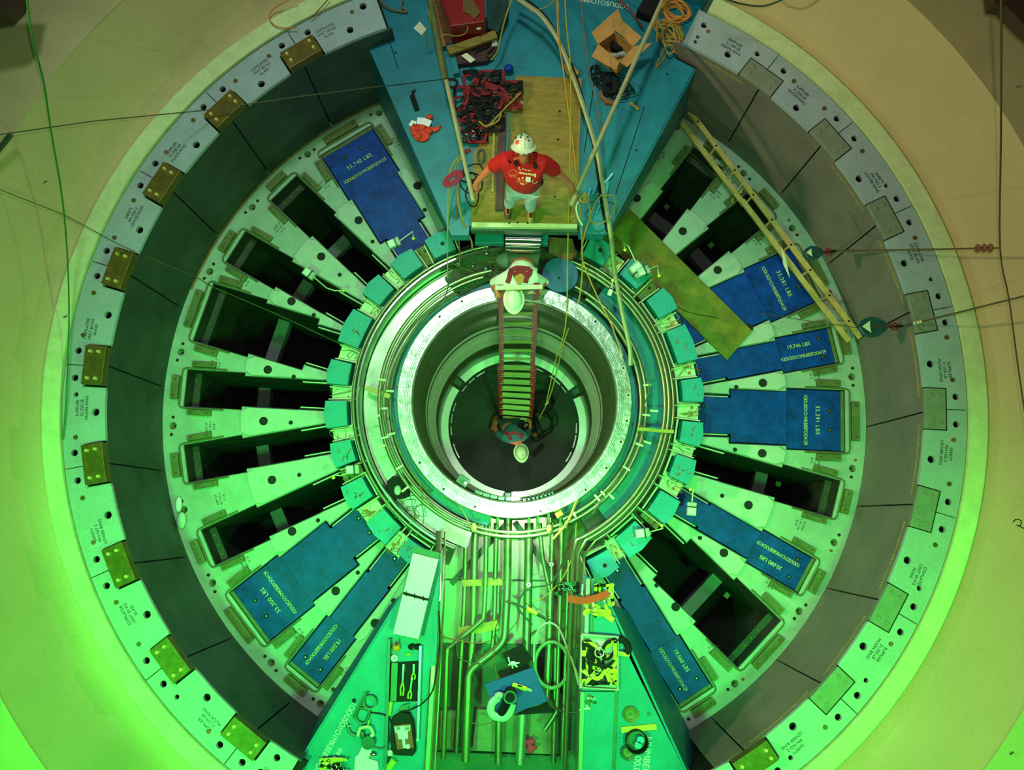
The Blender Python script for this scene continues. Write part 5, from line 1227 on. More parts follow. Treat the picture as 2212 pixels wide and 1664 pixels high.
for k in range(10):
    x0, y0 = rnd.uniform(985, 1075), rnd.uniform(555, 625)
    tag(MB().tube(smooth_path([P(x0 + rnd.uniform(-25, 25) * j / 2, y0 + rnd.uniform(-14, 14), -1.5) for j in range(4)], 5), 0.007, 5).build('loose_wire', M_OLIVE if k % 2 else M_DKGRN, smooth=True), 'thin loose wire among the fittings left of the bending person', 'wire', 'loose wires left of the bending person')
for x, y in ((1053, 533), (1052, 548), (1022, 575), (1050, 580), (990, 570)):
    p = P(x, y, -1.4); tag(MB().ball(p, 0.035).build('bright_fitting', M_CHROME, smooth=True), 'small shiny pipe fitting between the deck and the rim', 'fitting', 'shiny fittings by the rim')

# handrail poles held by the standing person
def pole(pts, r, m, label):
    return tag(MB().tube(px(pts), r, 12).build('rail_pole', m, smooth=True), label, 'pole')
pole([(964, 174, 0.35), (1023, 435, 0.50)], 0.032, M_POLE, 'pale pole held in the left hand of the picture, ending below the fist')
pole([(925, -20, 0.25), (962, 172, 0.33)], 0.045, M_OLIVE, 'olive pole continuing the left rail to the top edge')
pole([(1436, -10, 0.35), (1246, 412, 0.52)], 0.032, M_POLE, 'long pale pole slanting from the fist on the right to the top edge')
pole([(1243, 424, 0.50), (1234, 444, 0.50)], 0.036, M_POLE, 'short pale tube end below the fist on the right')
tag(MB().bar(P(945, 0, ZD + .1), P(986, 160, ZD + .1), 0.09, 0.05).build('teal_bar', M_CYAN), 'teal bar running beside the red toolbox', 'bar')
tag(MB().bar(P(935, -10, ZD + .1), P(966, 100, ZD + .1), 0.16, 0.05).build('rusty_bar', M_RUST), 'rusty flat bar left of the red toolbox', 'bar')

# red tool chest with a tray in front
def frame(px0, ang): p = P(*px0); return p, math.radians(ang)
t = thing('tool_chest', P(1005, 60, ZD), 'red steel tool chest with drawers on the top deck', 'chest')
MB().prism(pxpoly([(948, -10), (1046, -10), (1048, 46), (974, 56)], ZD + 0.55), ZD + .05, ZD + 0.55).build('chest_body', M_RED, t, bevel=0.01)
for i in range(3):
    dr = MB().prism(pxpoly([(975 + i, 56 + i * 7), (1049, 46 + i * 8), (1050, 51 + i * 8), (976 + i, 62 + i * 7)], ZD + 0.42 - .12 * i), ZD + 0.32 - .12 * i, ZD + 0.42 - .12 * i).build('drawer', M_RED, t)
    MB().bar(P(985, 62 + i * 7, ZD + .43 - .12 * i), P(1042, 54 + i * 8, ZD + .43 - .12 * i), 0.012, 0.012).build('drawer_pull', M_KBLK, dr)
tag(MB().prism(pxpoly([(1000, -10), (1015, -10), (1038, 26), (1024, 42), (1015, 30), (1000, 26)], ZD + .58), ZD + .555, ZD + .58).build('cardboard_scrap', mat('brown_card', (0.14, 0.09, 0.02), 0.8)), 'brown cardboard scrap lying on the red tool chest', 'scrap')
for x, y in ((1030, 54), (1034, 61)): tag(MB().ball(P(x, y, ZD + .4), (0.04, 0.025, 0.02)).build('pale_clip', M_CREAM, smooth=True), 'pale clip on the drawer front of the red tool chest', 'clip', 'clips on the tool chest')
tag(MB().bar(P(968, 112, ZD + .2), P(1072, 75, ZD + .2), 0.12, 0.06).build('wood_skid', M_PLY), 'wooden skid in front of the red tool chest', 'skid')
t = thing('tool_tray', P(1015, 110, ZD), 'dark tool tray full of black tools, with a pale note card', 'tray')
MB().prism(pxpoly([(972, 112), (1075, 82), (1072, 108), (1052, 132), (975, 140)], ZD + .12), ZD + .002, ZD + .12).build('tray_body', mat('dark_maroon', (0.05, 0.012, 0.012), 0.6), t, bevel=0.01)
rnd = random.Random(4)
for k in range(14):
    x, y = rnd.uniform(1010, 1058), rnd.uniform(98, 128)
    MB().cyl(P(x, y, ZD + .15), P(x + rnd.uniform(4, 16), y - rnd.uniform(2, 16), ZD + .15), 0.010, n=8).build('tool', M_KBLK if k % 4 else M_CHROME, t, smooth=True)
MB().prism(pxpoly([(996, 120), (1008, 114), (1020, 123), (1027, 129), (1016, 136)], ZD + .18), ZD + .175, ZD + .18).build('note_card', M_HAT, t)
MB().bar(P(998, 110, ZD + .18), P(1014, 102, ZD + .18), 0.03, 0.01).build('bright_strip', M_WHITE, t)
t = thing('label_card', P(1068, 93, ZD + .12), 'small white label card with rows of dark print', 'card')
MB().prism(pxpoly([(1061, 89), (1074, 86), (1075, 98), (1063, 101)], ZD + .14), ZD + .13, ZD + .14).build('card_body', M_WHITE, t)
text('print', '0R4', 0.06, P(1068, 92, ZD + .142), 0.2, M_KTEXT, t)
text('print', 'E1N', 0.045, P(1069, 97, ZD + .142), 0.2, M_KTEXT, t)
# dark suit like bundle right of chest
tag(MB().prism(pxpoly([(1050, -10), (1098, -10), (1096, 30), (1076, 70), (1070, 66), (1052, 58)], ZD + .25), ZD + .002, ZD + .25).build('dark_cloth', mat('dark_green_cloth', (0.015, 0.06, 0.05), 0.9, var=.4), bevel=0.03), 'dark green cloth heap right of the red tool chest', 'cloth')

# heap of harnesses: each one straps, buckles and pads
def harness(cx, cy, rx_, ry_, z, seed, label, m1, m2, n=9, cat='harness'):
    rnd = random.Random(seed)
    t = thing('safety_harness', P(cx, cy, z), label, cat)
    for k in range(int(n * 1.4)):
        pts = []
        x, y = cx + rnd.uniform(-rx_, rx_) * .7, cy + rnd.uniform(-ry_, ry_) * .7; a = rnd.uniform(0, 6.28)
        for j in range(5):
            pts.append((x, y, z + 0.03 + rnd.uniform(0, .10)))
            a += rnd.uniform(-1.2, 1.2); st = rnd.uniform(.25, .5)
            x = min(cx + rx_, max(cx - rx_, x + math.cos(a) * rx_ * st * 2)); y = min(cy + ry_, max(cy - ry_, y + math.sin(a) * ry_ * st * 2))
        MB().tube(smooth_path(px(pts), 5), 0.01, 4, rx=(rnd.uniform(.015, .026), 0.006)).build('strap', m1 if k % 2 else m2, t)
    for k in range(4):
        q = P(cx + rnd.uniform(-rx_, rx_) * .7, cy + rnd.uniform(-ry_, ry_) * .7, z + 0.14)
        MB().tube([(q.x + 0.035 * math.cos(a), q.y + 0.028 * math.sin(a), q.z) for a in [i / 10 * 6.283 for i in range(10)]], 0.006, 5, closed=True).build('d_ring', M_CHROME, t, smooth=True)
    return t
harness(1045, 180, 42, 26, ZD, 1, 'red and black harness in the heap, nearest the tool tray', M_WEBR, M_KBLK, 15)
harness(1085, 205, 40, 28, ZD + .05, 2, 'red and black harness in the heap, spilling onto the plywood', M_KBLK, M_WEBR, 15)
harness(1010, 225, 28, 36, ZD, 3, 'dark harness with orange red edge beside the left pole', M_WEBR, M_KBLK, 15)
harness(1048, 250, 38, 32, ZD + .04, 4, 'black harness in the heap with metal hooks, above the standing person', M_KBLK, M_KBLK, 16)
harness(1025, 285, 26, 22, ZD, 5, 'dark red harness with pale ropes, lowest of the heap', M_WEBR, M_KBLK, 12)
for i, (x, y, r1) in enumerate(((1040, 205, 46), (1030, 250, 46))):
    mb = MB(); rnd = random.Random(i)
    mb.prism([P2(x + r1 * (0.7 + .25 * rnd.random()) * math.cos(a), y + 30 * (0.7 + .3 * rnd.random()) * math.sin(a), ZD + .04) for a in [k / 14 * 6.283 for k in range(14)]], ZD + .003, ZD + .05)
    tag(mb.build('dark_pouch', M_KBLK, bevel=0.02), 'flat black gear pouch under the %s half of the harness heap' % ('upper' if i == 0 else 'lower'), 'pouch')
rope('tan_rope', [(1125, 200), (1110, 215), (1090, 235), (1062, 265), (1050, 275)], 0.014, M_ROPE, 'tan rope at the right side of the harness heap', 'rope', ZD + .2)
rope('tan_rope', [(1083, 245), (1075, 262), (1050, 272), (1035, 262)], 0.014, M_ROPE, 'tan rope end below the harness heap', 'rope', ZD + .2)
tag(MB().ball(P(1099, 148, ZD + .1), (0.07, 0.06, 0.06)).build('blue_ball', M_BLUE, smooth=True), 'small blue knob at the top of the harness heap', 'knob')
t = thing('pole_clamp', P(975, 178, 0.3), 'black clamp loop at the upper end of the pale left pole', 'clamp')
MB().tube([P(975 + 13 * math.cos(a), 180 + 9 * math.sin(a), 0.33) for a in [i / 14 * 6.283 for i in range(14)]], 0.02, 6, closed=True).build('clamp_loop', M_KBLK, t, smooth=True)

# vest, radio, paper
t = thing('safety_vest', P(915, 275, ZD), 'crumpled orange red safety vest with bright reflective band', 'vest')
M_VEST = mat('orange_vest', (0.80, 0.05, 0.02), 0.7, var=.15, scale=14)
rnd = random.Random(8)
mb = MB()
mb.prism(pxpoly([(893, 262), (902, 268), (925, 272), (940, 275), (952, 268), (950, 278), (942, 284), (930, 285), (926, 300), (914, 306), (900, 303), (890, 292), (886, 275)], ZD + .05), ZD + .002, ZD + .05)
mb.build('vest_body', M_VEST, t, bevel=0.015)
for k in range(7): MB().ball(P(rnd.uniform(893, 945), rnd.uniform(272, 296), ZD + .05), (rnd.uniform(.04, .08), rnd.uniform(.03, .06), .04)).build('fold', M_VEST, t, smooth=True)
M_REFL = mat('reflective_tape', (0.95, 0.90, 1.0), 0.25, var=.02, emit=0.0)
MB().tube(px([(901, 261), (915, 262), (930, 268)], ZD + .10), .01, 4, rx=(.05, .006)).build('reflective_band', M_REFL, t)
MB().tube(px([(886, 272), (891, 263), (899, 266)], ZD + .09), .01, 4, rx=(.025, .006)).build('reflective_band', M_REFL, t)
MB().ball(P(928, 253, ZD + .06), (.05, .04, .04)).build('collar_fold', M_VEST, t, smooth=True)
t = thing('radio', P(897, 218, ZD), 'black hand radio lying on the turquoise deck above the vest', 'radio')
MB().bar(P(890, 206, ZD + .03), P(901, 238, ZD + .03), 0.075, 0.045).build('radio_body', M_KBLK, t, bevel=0.008)
MB().cyl(P(889, 206, ZD + .03), P(897, 193, ZD + .03), 0.010, n=8).build('antenna', M_KBLK, t)
MB().cyl(P(893, 203, ZD + .03), P(890, 196, ZD + .03), 0.012, n=8).build('tuning_knob', M_KBLK, t)
tag(MB().prism(pxpoly([(907, 46), (921, 63), (911, 76), (893, 61)], ZD + .006), ZD + .001, ZD + .006).build('paper_note', M_HAT), 'square pale paper note on the deck at top left', 'paper')

# cardboard box with open flaps
t = thing('cardboard_box', P(1335, 100, ZD), 'open brown cardboard box with four flaps spread', 'box')
z0, z1 = ZD + .002, ZD + .38
inn = [(1327, 70), (1369, 100), (1338, 134), (1292, 95)]
outp = [P(x, y, z1) for x, y in inn]
wall = MB()
for i in range(4):
    a, b = outp[i], outp[(i + 1) % 4]
    wall.bar((a.x, a.y, (z0 + z1) / 2), (b.x, b.y, (z0 + z1) / 2), 0.008, z1 - z0)
wall.build('box_side', M_CARD, t)
MB().prism([(p.x, p.y) for p in outp], z0, z0 + 0.01).build('box_bottom', M_CARD, t)
for pts in ([(1292, 95), (1327, 70), (1345, 46), (1335, 18), (1278, 70)], [(1330, 66), (1345, 45), (1386, 80), (1369, 100)], [(1369, 100), (1409, 92), (1355, 145), (1338, 134)], [(1338, 134), (1330, 152), (1278, 122), (1292, 95)]):
    MB().prism(pxpoly(pts, z1), z1 - .012, z1).build('box_flap', M_CARD, t)
q = P(1333, 104, z0 + .05); tag(MB().disc(q.x, q.y, z0 + .012, z0 + .18, 0.095, 24).build('black_can', M_KBLK, smooth=True), 'round black can standing inside the cardboard box', 'can')
for i, (x, y) in enumerate(((1325, 120), (1345, 116))): tag(MB().ball(P(x, y, z0 + .08), (.09, .04, .04)).build('plastic_wrap', M_GREY, smooth=True), 'crumpled grey plastic in the box, %s of the can' % ('left' if i == 0 else 'right'), 'plastic')
tag(MB().prism(pxpoly([(1376, 22), (1392, -6), (1440, -6), (1410, 34)], ZD + .2), ZD + .002, ZD + .2).build('dark_case', M_KBLK, bevel=.01), 'dark case beside the long pale pole at the top edge', 'case')
tag(MB().prism(pxpoly([(1216, 138), (1228, 130), (1253, 155), (1244, 170), (1226, 160)], ZD + .06), ZD + .002, ZD + .06).build('tan_pouch', M_ROPE, bevel=.02), 'small tan pouch at the corner of the plywood', 'pouch')
# coils
def coil(name, cx, cy, rx_, ry_, z, n, r, m, seed, label, cat, drift=(0, 0)):
    rnd = random.Random(seed); t = thing(name, P(cx, cy, z), label, cat)
    for k in range(n):
        x, y = cx + rnd.uniform(-1, 1) * rx_ * .35 + drift[0] * k, cy + rnd.uniform(-1, 1) * ry_ * .35 + drift[1] * k
        a1_, b1_, ph = rx_ * rnd.uniform(.45, .9), ry_ * rnd.uniform(.45, .9), rnd.uniform(0, 3)
        MB().tube([P(x + a1_ * math.cos(u) + 2 * math.sin(3 * u), y + b1_ * math.sin(u + ph * .3), z + .01 + .01 * k) for u in [i / 26 * 6.283 for i in range(26)]], r, 6, closed=True).build('loop', m, t, smooth=True)
    return t
coil('black_cable', 1318, 178, 38, 26, ZD, 9, 0.010, M_KBLK, 3, 'tangled black cord on the deck below the cardboard box', 'cord', (1.5, 1.5))
coil('black_cable', 1290, 160, 18, 18, ZD, 2, 0.010, M_KBLK, 13, 'single wide loop of black cord beside the plywood', 'cord')
M_ORC = mat('orange_cord', (0.60, 0.26, 0.04), 0.6, var=.2)
coil('orange_rope_coil', 1447, 70, 30, 34, ZD + .0, 12, 0.013, M_ROPE, 5, 'coiled tan rope at the upper right end of the deck', 'rope', (0, 1))
coil('orange_rope_coil', 1458, 22, 34, 26, ZD + .0, 10, 0.012, M_ORC, 6, 'coiled orange cord at the top edge beside the ring', 'cord')
rope('rope_tail', [(1438, 100), (1428, 120), (1416, 147), (1430, 132), (1442, 112)], 0.012, M_ROPE, 'narrow loop hanging from the tan rope coil', 'rope', ZD + .02)
t = thing('cord_reel', P(1310, 205, ZD), 'brown cord reel among the black cord', 'reel')
q = P(1315, 193, ZD); MB().sweep([(0.05, ZD + .002), (0.12, ZD + .002), (0.12, ZD + .10), (0.05, ZD + .10)], 0, 360, 24, center=(q.x, q.y)).build('reel_body', M_KBLK, t, smooth=True)
MB().prism(pxpoly([(1298, 190), (1305, 210), (1330, 218), (1335, 226), (1308, 222), (1296, 208)], ZD + .08), ZD + .002, ZD + .08).build('reel_bracket', M_RUST, t)
tag(MB().cyl(P(1363, 222, ZD + .03), P(1380, 237, ZD + .03), .03, .02, n=10).build('cord_plug', M_ROPE, smooth=True), 'pale plug end of the black cord', 'plug')
# red/black cable hanks held on the left pole
t = thing('cable_hank', P(1018, 375, 0.3), 'black cable hank hanging on the left pole by the fist', 'cable')
for k, (cx, cy, a, b) in enumerate(((1022, 372, 22, 17), (1012, 395, 18, 22), (1030, 398, 12, 14), (1010, 385, 26, 9), (1020, 420, 14, 26))):
    MB().tube([P(cx + a * math.cos(u), cy + b * math.sin(u) + 3 * math.sin(2 * u), 0.45 - .06 * k) for u in [i / 22 * 6.283 for i in range(22)]], 0.010, 6, closed=True).build('loop', M_KBLK, t, smooth=True)
t = thing('red_hank', P(978, 388, 0.3), 'dark red strap hank hanging left of the pole', 'strap')
MB().tube([P(979 + 17 * math.cos(u) + 3 * math.sin(u), 386 - 11 * math.sin(u) - 8 * math.cos(u), 0.4) for u in [i / 22 * 6.283 for i in range(22)]], 0.03, 6, closed=True, rx=(.035, .012)).build('hank_loop', mat('maroon_strap', (0.28, 0.01, 0.04), .7), t)
MB().bar(P(1000, 333, .42), P(1016, 322, .42), .05, .03).build('red_wrap', M_WEBR, t)
tag(MB().tube([P(1039 + 7 * math.cos(u), 338 + 15 * math.sin(u), ZD + .06) for u in [i / 16 * 6.283 for i in range(16)]], .016, 6, closed=True).build('oval_link', M_DKGRN, smooth=True), 'dark oval link lying on the plywood left of the person', 'link')

# hoses and ropes over the deck
M_HOSE = mat('drab_hose', (0.34, 0.36, 0.18), 0.5, var=.1)
def run(pts, r, m, label, cat='rope', name='rope'): return rope(name, pts, r, m, label, cat)
run([(1108, -10, 0.2), (1140, 12, 0.2), (1170, 35, .2), (1205, 85, .15), (1232, 150, .1), (1262, 235, 0.0), (1290, 330, -.2), (1305, 420, -.3), (1318, 500, -.3), (1322, 530, -.6), (1330, 600, -1.2), (1345, 680, -1.3), (1360, 750, -1.3), (1362, 790, -1.32)], 0.034, M_HOSE, 'long drab hose snaking from the top edge down to the bore pipes', 'hose', 'long_hose')
run([(1115, -10, 0.05), (1150, 10, .05), (1185, 45, 0), (1225, 120, -.1), (1255, 200, -.2), (1283, 320, -.3), (1298, 430, -.34), (1312, 500, -.34)], 0.022, M_KBLK, 'black hose beside the long drab hose', 'hose', 'black_hose')
run([(1203, -10, .6), (1206, 80, .6), (1215, 140, .5), (1228, 240, .3), (1240, 330, .1), (1247, 400, 0)], 0.009, M_ORC, 'orange rope from the top edge toward the fist on the right')
run([(1220, -10, .6), (1224, 60, .55), (1232, 140, .5), (1232, 300, .3), (1229, 430, -.1), (1226, 560, -.8), (1222, 700, -1.5), (1200, 780, -3), (1180, 870, -5)], 0.010, M_YCORD, 'yellow rope hanging past the person into the bore')
run([(1253, -10, .3), (1260, 60, .3), (1272, 150, .2), (1290, 230, .1), (1300, 300, 0)], 0.007, M_RUST, 'thin dark red rope right of the yellow one')
run([(1205, -10, .3), (1208, 60, .3), (1210, 100, .2)], 0.007, M_YCORD, 'short thin yellow rope at the top edge')
run([(1250, 420, .45), (1255, 470, 0), (1258, 540, -.6), (1257, 600, -1.1), (1250, 650, -1.25), (1232, 700, -1.9), (1215, 750, -3), (1190, 850, -5), (1165, 905, -6.5)], 0.013, M_ROPE, 'tan rope hanging from the fist on the right down into the bore')
run([(1262, 420, .3), (1275, 460, 0), (1262, 510, -.4), (1258, 560, -.8), (1290, 640, -1.2), (1320, 700, -1.3), (1345, 770, -1.3)], 0.012, M_ORC, 'orange brown rope leading to the right pipes')
run([(1300, 420, -.2), (1325, 425, -.2), (1328, 450, -.2), (1318, 470, -.2), (1290, 485, -.2), (1275, 470, -.2), (1285, 440, -.2), (1300, 420, -.2)], 0.010, M_ROPE, 'tan rope loop resting on the deck right of the fist')
run([(1265, 430, .3), (1250, 435, .2), (1245, 450, .1), (1249, 470, 0), (1258, 486, -.1)], 0.014, M_HAT, 'pale rope end hanging from the knot at the right fist')
run([(1012, 330, .3), (985, 345, .2), (970, 380, .1), (968, 450, -.2), (967, 520, -.6), (967, 600, -1.3)], 0.009, M_YCORD, 'yellow green cord looping down from the left pole')
run([(1000, 340, .3), (985, 360, .1), (990, 430, -.1), (1000, 480, -.3), (1018, 520, -.7), (1020, 540, -1.0)], 0.014, M_ROPE, 'tan rope from the left pole down to the rim')
run([(985, 380, .1), (986, 460, -.3), (992, 530, -.9), (993, 575, -1.3)], 0.008, M_RUST, 'thin brown rope left of the tan one')
run([(967, 600, -1.3), (968, 620, -1.35), (958, 645, -1.35), (925, 680, -1.35)], 0.007, M_CBL, 'thin dark wire continuing to the curved pipes')
run([(940, 90, .1), (960, 75, .1), (985, 78, .1), (1005, 72, .2), (1011, 58, .3)], 0.008, M_ROPE, 'thin tan cord lying over the tool chest front')
run([(1105, 0, .2), (1090, 45, .1), (1078, 95, 0), (1072, 115, -.1), (1060, 130, -.1)], 0.011, M_YCORD, 'yellow cord beside the dark cloth heap')
run([(1210, -10, .3), (1180, 15, .2), (1145, 25, .2)], 0.008, M_ROPE, 'thin tan cord crossing the hoses at the top edge')
run([(925, 20, .4), (930, 45, .3), (922, 70, .1), (921, 100, -.2)], 0.006, M_YCORD, 'thin yellow cord hanging on the olive pole')
run([(815, -5, -.3), (830, 10, -.3), (850, 22, -.35), (880, 25, -.35), (868, 15, -.35), (870, -5, -.3)], 0.012, M_RUST, 'dull red hose at the top left of the deck', 'hose', 'red_hose')
run([(1330, -5, -.3), (1360, 20, -.3), (1378, 45, -.3), (1390, 60, -.3)], 0.014, mat('maroon_strap', (0.28, 0.01, 0.04), .7), 'dark red hose right of the cardboard box', 'hose', 'red_hose')
run([(1440, 0, .4), (1425, 25, .35), (1418, 60, .2), (1420, 90, 0)], 0.010, M_ORC, 'orange rope falling from the long pole to the coil')
t = thing('rope_knot', P(1262, 425, .3), 'lumpy tan rope knot beside the fist on the right', 'knot')
for k in range(4): MB().tube([P(1262 + (6 + k) * math.cos(u), 425 + (9 - k) * math.sin(u) + k * 2, .32 + .02 * k) for u in [i / 14 * 6.283 for i in range(14)]], .012, 6, closed=True).build('knot_turn', M_ROPE, t, smooth=True)
t = thing('tarp', P(1290, 430, ZD), 'crumpled thin blue sheet on the deck at the lower right corner', 'tarp')
rnd = random.Random(12)
M_TARP = mat('blue_film', (0.02, 0.38, 0.50), 0.25, var=.2, scale=8)
for k in range(8):
    x, y = rnd.uniform(1262, 1310), rnd.uniform(390, 500)
    MB().bar(P(x, y, ZD + .02), P(x + rnd.uniform(5, 22), y - rnd.uniform(20, 55), ZD + .05), rnd.uniform(.02, .05), .03).build('fold', M_TARP, t, bevel=.008)
# ================================================================ RIGHT SIDE: PLANK, LUMBER, PULLEY BLOCKS
tag(MB().prism(pxpoly([(1361, 452), (1625, 715), (1571, 778), (1300, 512)], -2.15), -2.19, -2.15).build('plywood_plank', mat('olive_plywood', (0.20, 0.17, 0.015), 0.7, var=.25, scale=5, fine=.5)), 'long olive plywood plank lying over the slots at upper right', 'plank')
rope('thin_string', [(1425, 668), (1432, 640), (1480, 672), (1555, 688)], 0.004, M_KBLK, 'thin dark cord across the plywood plank', 'cord', -2.13)
t = thing('pine_lumber_pair', P(1670, 490, -2.0), 'double pine lumber frame with cross blocks leaning across the slots at upper right', 'lumber')
A0, A1 = P(1489, 240, -1.95), P(1859, 730, -1.98)
B0, B1 = P(1474, 268, -1.98), P(1834, 738, -2.02)
M_WOODD = mat('pine_block', (0.40, 0.24, 0.06), 0.7, var=.2, scale=6)
MB().bar(A0, A1, 0.085, 0.045).build('long_board', M_WOOD, t, bevel=.004)
MB().bar(B0, B0.lerp(B1, 0.38), 0.085, 0.045).build('long_board', M_WOOD, t, bevel=.004)
MB().bar(B0.lerp(B1, 0.36) + Vector((0, 0, .03)), B1, 0.085, 0.045).build('long_board', M_WOOD, t, bevel=.004)
for i in range(9):
    f = 0.05 + i * 0.11
    a, b = A0.lerp(A1, f), B0.lerp(B1, f)
    d = (b - a).normalized() * 0.05
    blk = MB().bar(a + d * 0.5, b - d * 0.5, 0.035, 0.04).build('cross_block', M_WOODD, t)
    q = a + Vector((0, 0, .024)); MB().disc(q.x, q.y, q.z, q.z + .004, .018, 8).build('nail_head', M_KBLK, blk)
for k in range(6):
    rnd = random.Random(k)
    q = B0.lerp(B1, 0.33) + Vector((rnd.uniform(-.12, .12), rnd.uniform(-.1, .1), .04)); MB().bar(q, q + Vector((rnd.uniform(-.1, .1), rnd.uniform(-.12, .12), .01)), .02, .006).build('splinter', M_WOOD, t)
tag(MB().prism(pxpoly([(1688, 533), (1698, 560), (1706, 600), (1692, 570)], -1.9), -1.915, -1.9).build('pale_wedge', M_HAT), 'pale wedge shaped slip beside the lumber frame', 'slip')

M_BLK = mat('dark_block_steel', (0.015, 0.06, 0.06), 0.3, var=.3)
def pulley(x, y, z, ang, L_, label):
    t = thing('pulley_block', P(x, y, z), label, 'pulley', 'pulley blocks hanging on wires')
    c = P(x, y, z); R = Matrix.Rotation(math.radians(ang), 3, 'Z')
    outline = [(-.5, 0), (-.36, .26), (-.1, .36), (.15, .32), (.38, .16), (.5, .0), (.38, -.16), (.15, -.32), (-.1, -.36), (-.36, -.26)]
    pts = [(c.x + (R @ Vector((a * L_, b * L_ * .95, 0))).x, c.y + (R @ Vector((a * L_, b * L_ * .95, 0))).y) for a, b in outline]
    MB().prism(pts, c.z - .04, c.z + .04).build('cheek_plate', M_BLK, t, bevel=.012)
    MB().box(c + R @ Vector((.06 * L_, 0, .05)), (.42 * L_, .12 * L_, .02), math.radians(ang)).build('bright_bar', M_CHROME, t)
    MB().prism([(c.x + (R @ Vector((a * L_, b * L_, 0))).x, c.y + (R @ Vector((a * L_, b * L_, 0))).y) for a, b in ((-.4, .02), (-.12, .2), (-.16, .0), (-.12, -.2))], c.z + .04, c.z + .05).build('pale_triangle', M_CREAM, t)
    e = c + R @ Vector((.55 * L_, 0, 0))
    for k in range(3): MB().tube([e + R @ Vector((.06 * k + .05 * math.cos(a), .045 * math.sin(a) if k % 2 else 0, 0 if k % 2 else .045 * math.sin(a))) for a in [i / 10 * 6.283 for i in range(10)]], .013, 6, closed=True).build('shackle_link', M_WEBR if k < 2 else M_KBLK, t, smooth=True)
    return t, e + R @ Vector((.18, 0, 0))
_, e1 = pulley(1757, 547, -0.6, 5, .30, 'dark pulley block with a pale triangle beside the lumber frame, the upper one')
_, e2 = pulley(1886, 707, -0.2, 2, .42, 'dark pulley block with a bright bar at the lower end of the lumber frame')
M_WIRE = mat('wire_rope', (0.10, 0.07, 0.025), 0.6, var=.3, scale=40)
def wire(pts, r, label, m=None): return tag(MB().tube(pts, r, 6).build('wire_rope', m or M_WIRE, smooth=True), label, 'wire')
w1 = P(2160, 536, 1.6)
wire([e1, w1], 0.011, 'dark wire from the upper pulley block to the hanging wire on the right')
wire([e2, P(2212, 640, 2.0), P(2280, 618, 2.2)], 0.011, 'dark wire from the lower pulley block out of the right edge')
wire(smooth_path([P(2163, -20, 5.0), P(2162, 300, 3.0), w1, P(2180, 650, 1.7), P(2200, 800, 1.8), P(2230, 1000, 2.0)], 4), 0.010, 'long dark wire falling along the right side of the picture')
for i, x in enumerate((2118, 2130, 2142)): tag(MB().tube([e1.lerp(w1, (x - 1795) / 365.0) + Vector((.0, .04 * math.cos(a), .04 * math.sin(a))) for a in [k / 10 * 6.283 for k in range(10)]], .016, 6, closed=True).build('wire_clip', M_RUST, smooth=True), 'rusty clip on the upper wire near the hanging one', 'clip', 'clips on the upper wire')
for i, x in enumerate((1812, 1824, 1836)): tag(MB().ball(e1.lerp(w1, (x - 1795) / 365.0), .022).build('brass_clip', M_BRASS, smooth=True), 'small brassy clip on the upper wire near its pulley block', 'clip', 'brassy clips on the upper wire')
for i, x in enumerate((1950, 1960, 1968)): tag(MB().ball(e2.lerp(P(2212, 640, 2.0), (x - 1915) / 300.0), .024).build('pale_clip', M_CREAM, smooth=True), 'small pale clip on the lower wire near its pulley block', 'clip', 'pale clips on the lower wire')
wire([P(1640, 676, -2.15), P(1750, 694, -1.2), P(1850, 708, -.25)], 0.006, 'thin line from the plates up to the lower pulley block')
wire([P(1490, 328, -2.0), P(1556, 388, -2.0)], 0.004, 'thin pale line across the highest dark slot on the right')
wire([P(1965, 683, .05), P(1905, 708, -.2)], 0.006, 'short thin wire from the lower pulley block to the ring')
wire([P(1860, 505, -0.05), P(1800, 548, -.55)], 0.006, 'short thin wire from the upper pulley block to the ring')
# ---- left side wires
M_GW = mat('green_wire', (0.02, 0.22, 0.02), 0.5)
wire(smooth_path([P(55, -20, 4.0), P(72, 90, 3.2), P(95, 180, 2.6), P(110, 280, 2.0), P(135, 430, 1.2), P(146, 560, .6), P(149, 700, .2), P(143, 860, .08), P(136, 950, .03)], 4), 0.011, 'long green wire falling down the left side along the ledge', M_GW)
wire([P(-20, 294, 2.5), P(200, 262, 1.6), P(445, 238, .3), P(650, 208, .2), P(830, 185, -.2)], 0.007, 'thin dark wire crossing the upper left from the left edge to the deck')
wire([P(-20, 402, 2.2), P(140, 465, 1.2), P(260, 530, .3), P(430, 602, -1.6), P(455, 618, -2.15), P(600, 680, -2.1), P(740, 745, -1.6)], 0.007, 'thin pale wire running from the left edge over the wide dark slot', M_OLIVE)
wire(smooth_path([P(640, -10, .3), P(590, 20, .15), P(582, 40, .12), P(600, 58, .10), P(640, 61, .09)], 5), 0.009, 'orange wire loop on the ledge at the top', M_ORC)
wire(smooth_path([P(670, 40, .08), P(690, 20, .12), P(712, -5, .15)], 5), 0.008, 'short rusty wire on the ledge at the top left', M_RUST)
wire(smooth_path([P(1560, -5, .9), P(1600, 8, .8), P(1650, 13, .8), P(1700, -5, .9)], 5), 0.012, 'dark wire sagging at the top edge on the right', M_CBL)
